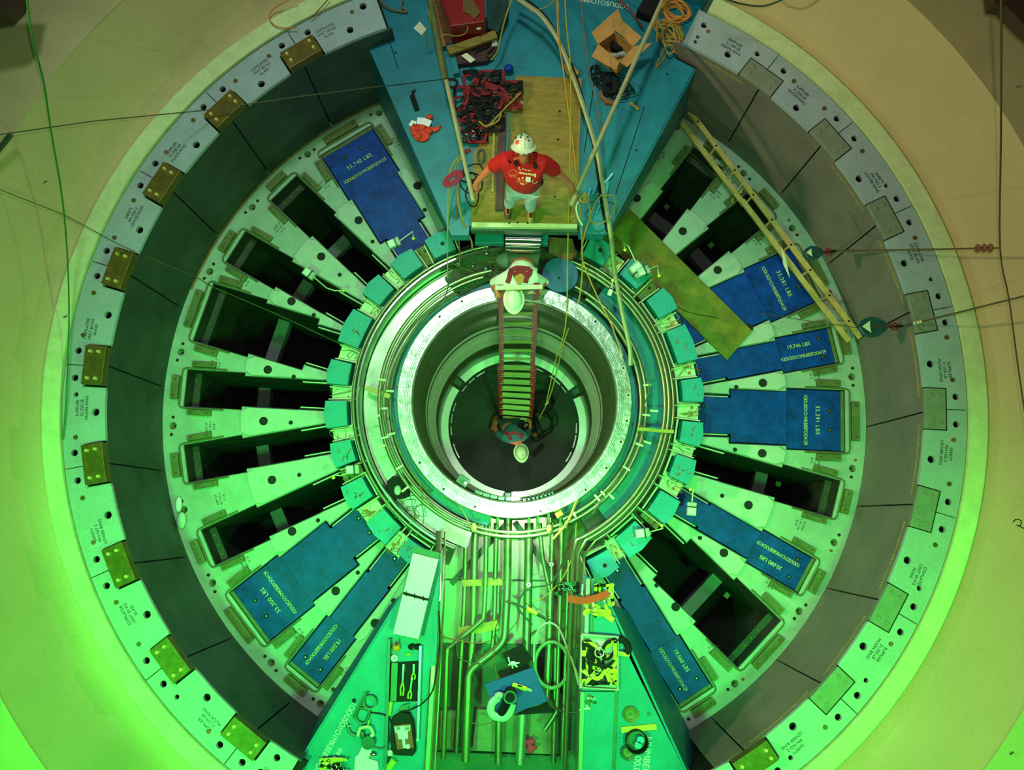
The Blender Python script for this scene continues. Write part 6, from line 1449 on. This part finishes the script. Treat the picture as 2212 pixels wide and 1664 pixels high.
# corner fittings and marks on the outer wall and floor
tag(MB().prism(pxpoly([(-60, -60), (48, -60), (34, 8), (10, 32), (-60, 44)], 2.2), 2.0, 2.2).build('corner_beam', mat('dark_brown_steel', (0.05, 0.02, 0.008), .7)), 'dark brown beam end at the top left corner', 'beam')
tag(MB().prism(pxpoly([(2140, -60), (2280, -60), (2280, 110), (2212, 52), (2172, 12), (2150, 8)], 2.2), 2.0, 2.2).build('corner_beam', mat('dark_brown_steel', (0.05, 0.02, 0.008), .7)), 'dark brown beam end at the top right corner', 'beam')
tag(MB().bar(P(-20, 345, 1.45), P(24, 290, 1.45), .05, .04).build('dark_strip', M_CBL), 'dark strip on the upper left edge of the outer wall', 'strip')
tag(MB().tube(smooth_path(px([(2188, 1128), (2196, 1122), (2206, 1126), (2204, 1136), (2196, 1134), (2212, 1142)], 1.30), 4), .006, 5).build('wire_curl', M_KBLK, smooth=True), 'small curl of black wire at the right edge', 'wire')
for x, y, l in ((2197, 187, 'rust red mark high on the right wall'), (2186, 1628, 'dark scuff at the bottom right corner'), (2132, 1487, 'thin dark scratch on the lower right wall'), (98, 393, 'dark chip on the upper left wall'), (141, 684, 'small tick mark on the left ledge')):
    p = P(x, y, 1.27 if x > 2150 else .75 if x > 2000 else .95 if x == 98 else .075)
    tag(MB().box(p, (.05, .012, .01), 0.6).build('wall_mark', M_RUST if 'rust' in l else M_CBL), l, 'mark')

# ================================================================ BOTTOM LEFT DECK
t = thing('document_folder', P(900, 1290, ZD), 'large open binder with two pale blank pages beside the pipe trench', 'binder')
MB().prism(pxpoly([(895, 1181), (950, 1195), (905, 1386), (847, 1368)], -.15), -.20, -.16).build('binder_cover', M_DKGRN, t)
MB().prism(pxpoly([(892, 1195), (947, 1209), (925, 1294), (872, 1281)], -.13), -.155, -.13).build('page', M_WHITE, t)
MB().prism(pxpoly([(870, 1285), (924, 1299), (904, 1381), (849, 1369)], -.13), -.155, -.13).build('page', M_WHITE, t)
MB().cyl(P(871, 1281, -.11), P(926, 1296, -.11), .012, n=8).build('ring_rod', M_KBLK, t)
for f in (.12, .45, .8): MB().tube([P(871, 1281, -.11).lerp(P(926, 1296, -.11), f) + Vector((0, .03 * math.cos(a), .03 * math.sin(a))) for a in [i / 10 * 6.283 for i in range(10)]], .005, 5, closed=True).build('binder_ring', M_KBLK, t)
t = thing('tool_tray', P(885, 1480, ZD), 'long dark tray sunk in the left deck, full of small tools', 'tray')
MB().prism(pxpoly([(843, 1432), (908, 1428), (905, 1515), (840, 1518)], ZD + .02), ZD + .002, ZD + .02).build('tray_bottom', M_KBLK, t)
MB().bar(P(842, 1380, ZD + .06), P(834, 1664, ZD + .06), .03, .1).build('tray_side', M_DKGRN, t)
MB().bar(P(909, 1395, ZD + .06), P(903, 1600, ZD + .06), .03, .08).build('tray_side', M_GRNST, t)
MB().bar(P(853, 1432, ZD + .05), P(850, 1515, ZD + .05), .08, .04).build('inner_channel', M_DKGRN, t)
M_LIME = mat('lime_handle', (0.35, 0.55, 0.05), .5, var=.2)
def pliers(x0, y0, x1, y1, label):
    t = thing('hand_tool', P(x0, y0, ZD + .02), label, 'tool', 'hand tools in the left tray')
    a, b = P(x0, y0, ZD + .06), P(x1, y1, ZD + .06); m = a.lerp(b, .55); sd = (b - a).cross(Vector((0, 0, 1))).normalized()
    MB().bar(a, m, .03, .02).build('jaw', M_CHROME, t, bevel=.004)
    for s in (-1, 1): MB().tube([m, m.lerp(b, .5) + sd * .022 * s, b + sd * .016 * s], .011, 6).build('grip', M_LIME, t, smooth=True)
pliers(872, 1435, 868, 1503, 'lime handled pliers in the left tray, the left pair')
pliers(894, 1435, 893, 1468, 'lime handled pliers in the left tray, the upper right pair')
pliers(890, 1466, 884, 1510, 'lime handled pliers in the left tray, the lower right pair')
tag(MB().cyl(P(877, 1436, ZD + .06), P(874, 1452, ZD + .06), .014, n=8).build('bright_rod', M_CHROME, smooth=True), 'bright rod at the top of the left tray', 'rod')
tag(MB().ball(P(856, 1399, ZD + .06), (.055, .055, .05)).build('orange_cup', mat('orange_plastic', (0.85, .25, .02), .5), smooth=True), 'round orange cup below the binder', 'cup')
tag(MB().cyl(P(856, 1395, ZD + .14), P(857, 1384, ZD + .14), .014, .006, n=8).build('red_nozzle', M_WEBR, smooth=True), 'red pointed nozzle on the orange cup', 'nozzle')
t = thing('dark_goggles', P(896, 1398, ZD), 'dark goggles with two shiny lenses below the binder', 'goggles')
for x in (890, 903): MB().ball(P(x, 1398, ZD + .03), (.055, .04, .03)).build('lens', M_KBLK, t, smooth=True)
MB().ball(P(893, 1401, ZD + .06), .012).build('glint', M_CHROME, t)
tag(MB().sweep([(.012, ZD + .002), (.045, ZD + .002), (.045, ZD + .05), (.012, ZD + .05)], 0, 360, 18, center=P2(853, 1421, ZD)).build('tape_roll', M_WHITE), 'small white tape roll in the left tray', 'roll')
tag(MB().ball(P(882, 1414, ZD + .02), (.04, .02, .015)).build('lime_bit', M_LIME, smooth=True), 'tiny lime green bit right of the tape roll', 'bit')
tag(MB().cyl(P(845, 1516, ZD + .05), P(840, 1545, ZD + .05), .028, n=10).build('pale_tube', M_LIME, smooth=True), 'pale green tube standing by the left tray corner', 'tube')
tag(MB().prism(pxpoly([(868, 1525), (885, 1520), (880, 1535), (855, 1545)], ZD + .05), ZD + .002, ZD + .05).build('dark_scraps', M_DKGRN), 'dark folded scraps above the red instrument box', 'scraps')
t = thing('instrument_box', P(870, 1580, ZD), 'red box with white label cross in a black frame at the lower left', 'box')
MB().prism(pxpoly([(846, 1552), (862, 1540), (884, 1542), (893, 1560), (898, 1625), (892, 1634), (850, 1632), (842, 1600)], ZD + .10), ZD + .002, ZD + .10).build('frame_body', M_KBLK, t, bevel=.01)
MB().prism(pxpoly([(850, 1568), (887, 1564), (894, 1616), (858, 1620)], ZD + .13), ZD + .10, ZD + .13).build('red_panel', M_RED, t)
MB().prism(pxpoly([(852, 1571), (886, 1568), (886, 1578), (881, 1580), (881, 1596), (861, 1598), (858, 1583), (854, 1583)], ZD + .138), ZD + .13, ZD + .138).build('white_label', M_WHITE, t)
MB().bar(P(868, 1568, ZD + .15), P(874, 1616, ZD + .15), .035, .012).build('white_bar', M_WHITE, t)
for yy in (1572, 1575, 1578):
    for x0, x1 in ((856, 864), (874, 884)): MB().bar(P(x0, yy, ZD + .14), P(x1, yy - .5, ZD + .14), .008, .004).build('print_line', M_KTEXT, t)
q = P(884, 1606, ZD); MB().disc(q.x, q.y, ZD + .13, ZD + .15, .03, 14).build('dial', M_WHITE, t)
# respirator, clamps, bottle and cloth near the bottom left
t = thing('respirator', P(790, 1600, ZD), 'white framed face mask with a dark blue filter at the bottom left', 'mask')
MB().tube(smooth_path(px([(773, 1590), (778, 1575), (790, 1571), (800, 1573), (806, 1588), (800, 1590)], ZD + .09), 4), .02, 6).build('mask_frame', M_CREAM, t, smooth=True)
q = P(798, 1600, ZD); MB().disc(q.x, q.y, ZD + .002, ZD + .12, .085, 20).build('filter', M_BLK, t, smooth=True)
MB().tube(smooth_path(px([(780, 1580), (785, 1595), (795, 1608)], ZD + .06), 4), .03, 8).build('mask_body', M_DKGRN, t, smooth=True)
tag(MB().tube(smooth_path(px([(750, 1565), (755, 1582), (768, 1590)], ZD + .04), 4), .02, 6).build('dark_strap', M_DKGRN, smooth=True), 'dark curved strap left of the white framed mask', 'strap')
t = thing('dark_stand', P(790, 1530, ZD), 'dark outlined bracket with a rod and a round cup at the lower left deck', 'bracket')
MB().bar(P(792, 1497, ZD + .1), P(764, 1550, ZD + .05), .035, .03).build('rod', M_DKGRN, t)
q = P(801, 1515, ZD); MB().sweep([(.07, ZD + .002), (.09, ZD + .002), (.09, ZD + .08), (.07, ZD + .08)], 0, 360, 20, center=(q.x, q.y)).build('cup', M_DKGRN, t, smooth=True)
MB().tube(smooth_path(px([(775, 1530), (795, 1533), (797, 1545), (788, 1562), (775, 1560), (768, 1548), (775, 1530)], ZD + .03), 4), .02, 6).build('bracket_loop', M_DKGRN, t, smooth=True)
tag(MB().tube(px([(749, 1562), (750, 1570), (758, 1568)], ZD + .05), .009, 5).build('bright_hook', M_CREAM), 'small bright hook on the left deck by the mask', 'hook')
tag(MB().bar(P(795, 1568, ZD + .1), P(797, 1556, ZD + .1), .012, .01).build('lime_stick', M_LIME), 'tiny lime stick above the white framed mask', 'stick')
t = thing('white_cloth', P(790, 1645, ZD), 'crumpled white cloth at the bottom left edge', 'cloth')
MB().prism(pxpoly([(782, 1612), (800, 1613), (803, 1622), (795, 1640), (816, 1646), (818, 1670), (764, 1672), (766, 1636), (774, 1630)], ZD + .05), ZD + .002, ZD + .05).build('cloth_body', M_WHITE, t, bevel=.015)
tag(MB().cyl(P(836, 1664, ZD + .06), P(852, 1642, ZD + .06), .045, n=14).build('lime_tube', M_LIME, smooth=True), 'pale lime tube at the bottom edge left of the trench', 'tube')
q = P(843, 1625, ZD); tag(MB().disc(q.x, q.y, ZD + .002, ZD + .05, .038, 16).build('white_button', M_WHITE, smooth=True), 'white knob left of the red instrument box', 'knob')
tag(MB().ball(P(806, 1630, ZD + .04), (.05, .035, .03)).build('metal_stopper', M_CHROME, smooth=True), 'shiny metal cap on the white cloth', 'cap')
harness(722, 1655, 26, 14, ZD, 31, 'black bag with yellow edged straps at the bottom edge, left deck', M_KBLK, M_WEBY, 9, 'bag')
rope('dark_cable', [(800, 1540), (830, 1545), (845, 1560), (848, 1600), (842, 1640)], .008, M_KBLK, 'black cord around the red instrument box', 'cord', ZD + .03)
rope('dark_cable', [(800, 1612), (820, 1618), (832, 1612), (840, 1600)], .012, M_DKGRN, 'dark hose from the blue filter to the box', 'cord', ZD + .03)

# ================================================================ BOTTOM RIGHT DECK
t = thing('plastic_tray', P(1293, 1430, ZD), 'pale rectangular tray holding a yellow and black harness', 'tray')
MB().prism(pxpoly([(1256, 1372), (1336, 1376), (1336, 1492), (1253, 1487)], ZD + .05), ZD + .002, ZD + .05).build('tray_floor', M_GREY, t)
cs = px([(1258, 1372), (1334, 1376), (1335, 1491), (1254, 1486)], ZD + .10)
MB().tube(cs + [cs[0]], .022, 8).build('tray_rim', M_GREY, t, smooth=True)
MB().prism(pxpoly([(1289, 1384), (1311, 1386), (1310, 1398), (1296, 1397)], ZD + .06), ZD + .05, ZD + .06).build('white_label', M_WHITE, t)
harness(1295, 1432, 34, 44, ZD + .06, 41, 'yellow harness with black pads lying in the pale tray', M_WEBY, M_KBLK, 18)
t = thing('chest_ring', P(1293, 1410, ZD + .2), 'pale ring on top of the yellow harness', 'ring')
q = P(1295, 1411, ZD + .25); MB().sweep([(.05, ZD + .22), (.062, ZD + .22), (.062, ZD + .235), (.05, ZD + .235)], 0, 360, 20, center=(q.x, q.y)).build('ring_body', M_CREAM, t)
tag(MB().tube(smooth_path(px([(1322, 1390), (1335, 1382), (1350, 1386), (1358, 1402), (1352, 1412)], ZD + .08), 5), .045, 8).build('black_sleeve', M_KBLK, smooth=True), 'curved black sleeve hanging over the tray corner', 'sleeve')
tag(MB().bar(P(1332, 1411, ZD + .1), P(1360, 1415, ZD + .1), .05, .01).build('yellow_strap_end', M_WEBY), 'yellow strap end sticking out right of the tray', 'strap')
tag(MB().bar(P(1262, 1468, ZD + .1), P(1275, 1460, ZD + .1), .05, .03).build('grey_buckle', M_BLK), 'dark buckle in the lower left of the pale tray', 'buckle')
for pts, r, m, l in (([(1227, 1293), (1245, 1297), (1262, 1298), (1285, 1293), (1315, 1282)], .045, M_WEBR, 'bright red strap lying over the right pipes'),):
    tag(MB().tube(smooth_path(px(pts, -.25), 4), .01, 4, rx=(r, .01)).build('red_strap', mat('scarlet_webbing', (0.75, 0.04, .01), .7)), l, 'strap')
harness(1225, 1272, 24, 11, -.35, 51, 'black webbing with bright buckles above the red strap', M_KBLK, M_DKGRN, 8)
harness(1305, 1285, 18, 20, ZD, 52, 'black and yellow strap bundle right of the red strap', M_KBLK, M_WEBY, 8)
harness(1290, 1312, 26, 16, ZD, 53, 'yellow webbing bundle below the red strap', M_WEBY, M_WEBY, 8)
tag(MB().cyl(P(1258, 1262, -.25), P(1256, 1285, -.25), .045, n=12).build('metal_reel', M_CHROME, smooth=True), 'shiny metal spool standing above the red strap', 'spool')
tag(MB().bar(P(1300, 1322, ZD + .06), P(1325, 1341, ZD + .06), .07, .02).build('yellow_pad', M_WEBY), 'yellow pad end pointing to the blue block, lower right', 'pad')
tag(MB().bar(P(1274, 1313, ZD + .08), P(1290, 1332, ZD + .08), .06, .03).build('black_pad', M_KBLK), 'black pad below the red strap', 'pad')
t = thing('ring_fitting_pile', P(1275, 1510, ZD), 'small pile of green brown fittings below the tray', 'fittings')
rnd = random.Random(61)
for k in range(12): MB().ball(P(1275 + rnd.uniform(-12, 12), 1513 + rnd.uniform(-13, 13), ZD + .04), (.03, .025, .03)).build('fitting', (M_DKGRN, M_GREY, M_OLIVE)[k % 3], t, smooth=True)
rope('hose_end', [(1252, 1536), (1262, 1532), (1275, 1530)], .018, M_HAT, 'pale hose end below the tray', 'hose', ZD + .04)
for x, y, r, m, l in ((1362, 1543, .105, M_OLIVE, 'olive round cover with a recessed nut on the right deck'), (1356, 1625, .10, M_OLIVE, 'dark rimmed round cover at the lower right deck'),):
    q = P(x, y, ZD); t = thing('round_cover', (q.x, q.y, ZD), l, 'cover')
    MB().sweep([(r * .62, ZD + .002), (r, ZD + .002), (r, ZD + .04), (r * .62, ZD + .02)], 0, 360, 28, center=(q.x, q.y)).build('cover_ring', M_DKGRN if y > 1600 else M_OLIVE, t, smooth=True)
    MB().disc(q.x, q.y, ZD + .002, ZD + .015, r * .6, 20).build('cover_plate', m, t)
    MB().disc(q.x, q.y, ZD + .015, ZD + .025, r * .2, 6).build('nut', M_DKGRN, t)
q = P(1373, 1598, ZD); t = thing('dark_bucket', (q.x, q.y, ZD), 'dark open bucket with two blue caps inside, lower right deck', 'bucket')
MB().sweep([(.125, ZD + .002), (.14, ZD + .002), (.15, ZD + .14), (.138, ZD + .14)], 0, 360, 32, center=(q.x, q.y)).build('bucket_side', M_KBLK, t, smooth=True)
MB().disc(q.x, q.y, ZD + .003, ZD + .012, .13, 24).build('bucket_bottom', M_DKGRN, t)
for x, y in ((1383, 1598), (1378, 1609)):
    w2 = P(x, y, ZD + .1); tag(MB().disc(w2.x, w2.y, ZD + .012, ZD + .13, .045, 16).build('blue_stopper', mat('sky_blue_plastic', (0.05, .35, .6), .4), smooth=True), 'small blue cap in the dark bucket, the %s one' % ('upper' if y < 1600 else 'lower'), 'cap')
tag(MB().bar(P(1342, 1577, ZD + .02), P(1418, 1570, ZD + .02), .07, .02).build('yellow_stick', M_WEBY), 'flat yellow stick above the dark bucket', 'stick')
tag(MB().sweep([(.03, ZD + .002), (.055, ZD + .002), (.055, ZD + .01), (.03, ZD + .01)], 0, 360, 20, center=P2(1342, 1591, ZD)).build('pale_washer', M_CYAN), 'pale ring washer left of the dark bucket', 'washer')
for x, y in ((1402, 1543), ): q = P(x, y, ZD); tag(MB().disc(q.x, q.y, ZD + .001, ZD + .004, .032, 14).build('deck_plug', M_DKGRN), 'small dark plug right of the olive round cover', 'plug')
t = thing('deck_channel', P(1300, 1580, ZD), 'grey green steel channel strip on the right deck below the tray', 'channel')
MB().prism(pxpoly([(1258, 1495), (1328, 1495), (1322, 1720), (1252, 1720)], ZD + .05), ZD + .002, ZD + .05).build('channel_body', M_CYAN, t)
MB().bar(P(1331, 1492, ZD + .03), P(1323, 1700, ZD + .03), .04, .05).build('channel_edge', M_DKGRN, t)
MB().bar(P(1258, 1495, ZD + .06), P(1252, 1700, ZD + .06), .05, .05).build('channel_lip', M_PIPE, t)
# cloth scrap on the left disc rim
t = thing('rag_scrap', P(388, 1105, -2.2), 'pale green rag scrap on the left rim of the disc', 'rag')
MB().ball(P(386, 1090, -2.18), (.05, .12, .05)).build('rag_body', M_WHITE, t, smooth=True)
MB().ball(P(392, 1125, -2.18), (.07, .13, .05)).build('rag_tail', mat('pale_green_pad', (0.45, 0.65, 0.50), .7), t, smooth=True)

# ================================================================ labels of look-alikes: counted along the row they stand in
ORD = 'first second third fourth fifth sixth seventh eighth ninth tenth eleventh twelfth'.split()
by = {}
for o in SC.objects:
    if o.parent is None and 'label' in o: by.setdefault(o['label'], []).append(o)
for l, os_ in by.items():
    if len(os_) < 2: continue
    dx = max(o.location.x for o in os_) - min(o.location.x for o in os_); dy = max(o.location.y for o in os_) - min(o.location.y for o in os_)
    os_.sort(key=(lambda o: o.location.x) if dx >= dy else (lambda o: -o.location.y))
    for k, o in enumerate(os_): o['label'] = l + ', ' + ORD[k] + (' from the left' if dx >= dy else ' from the top')
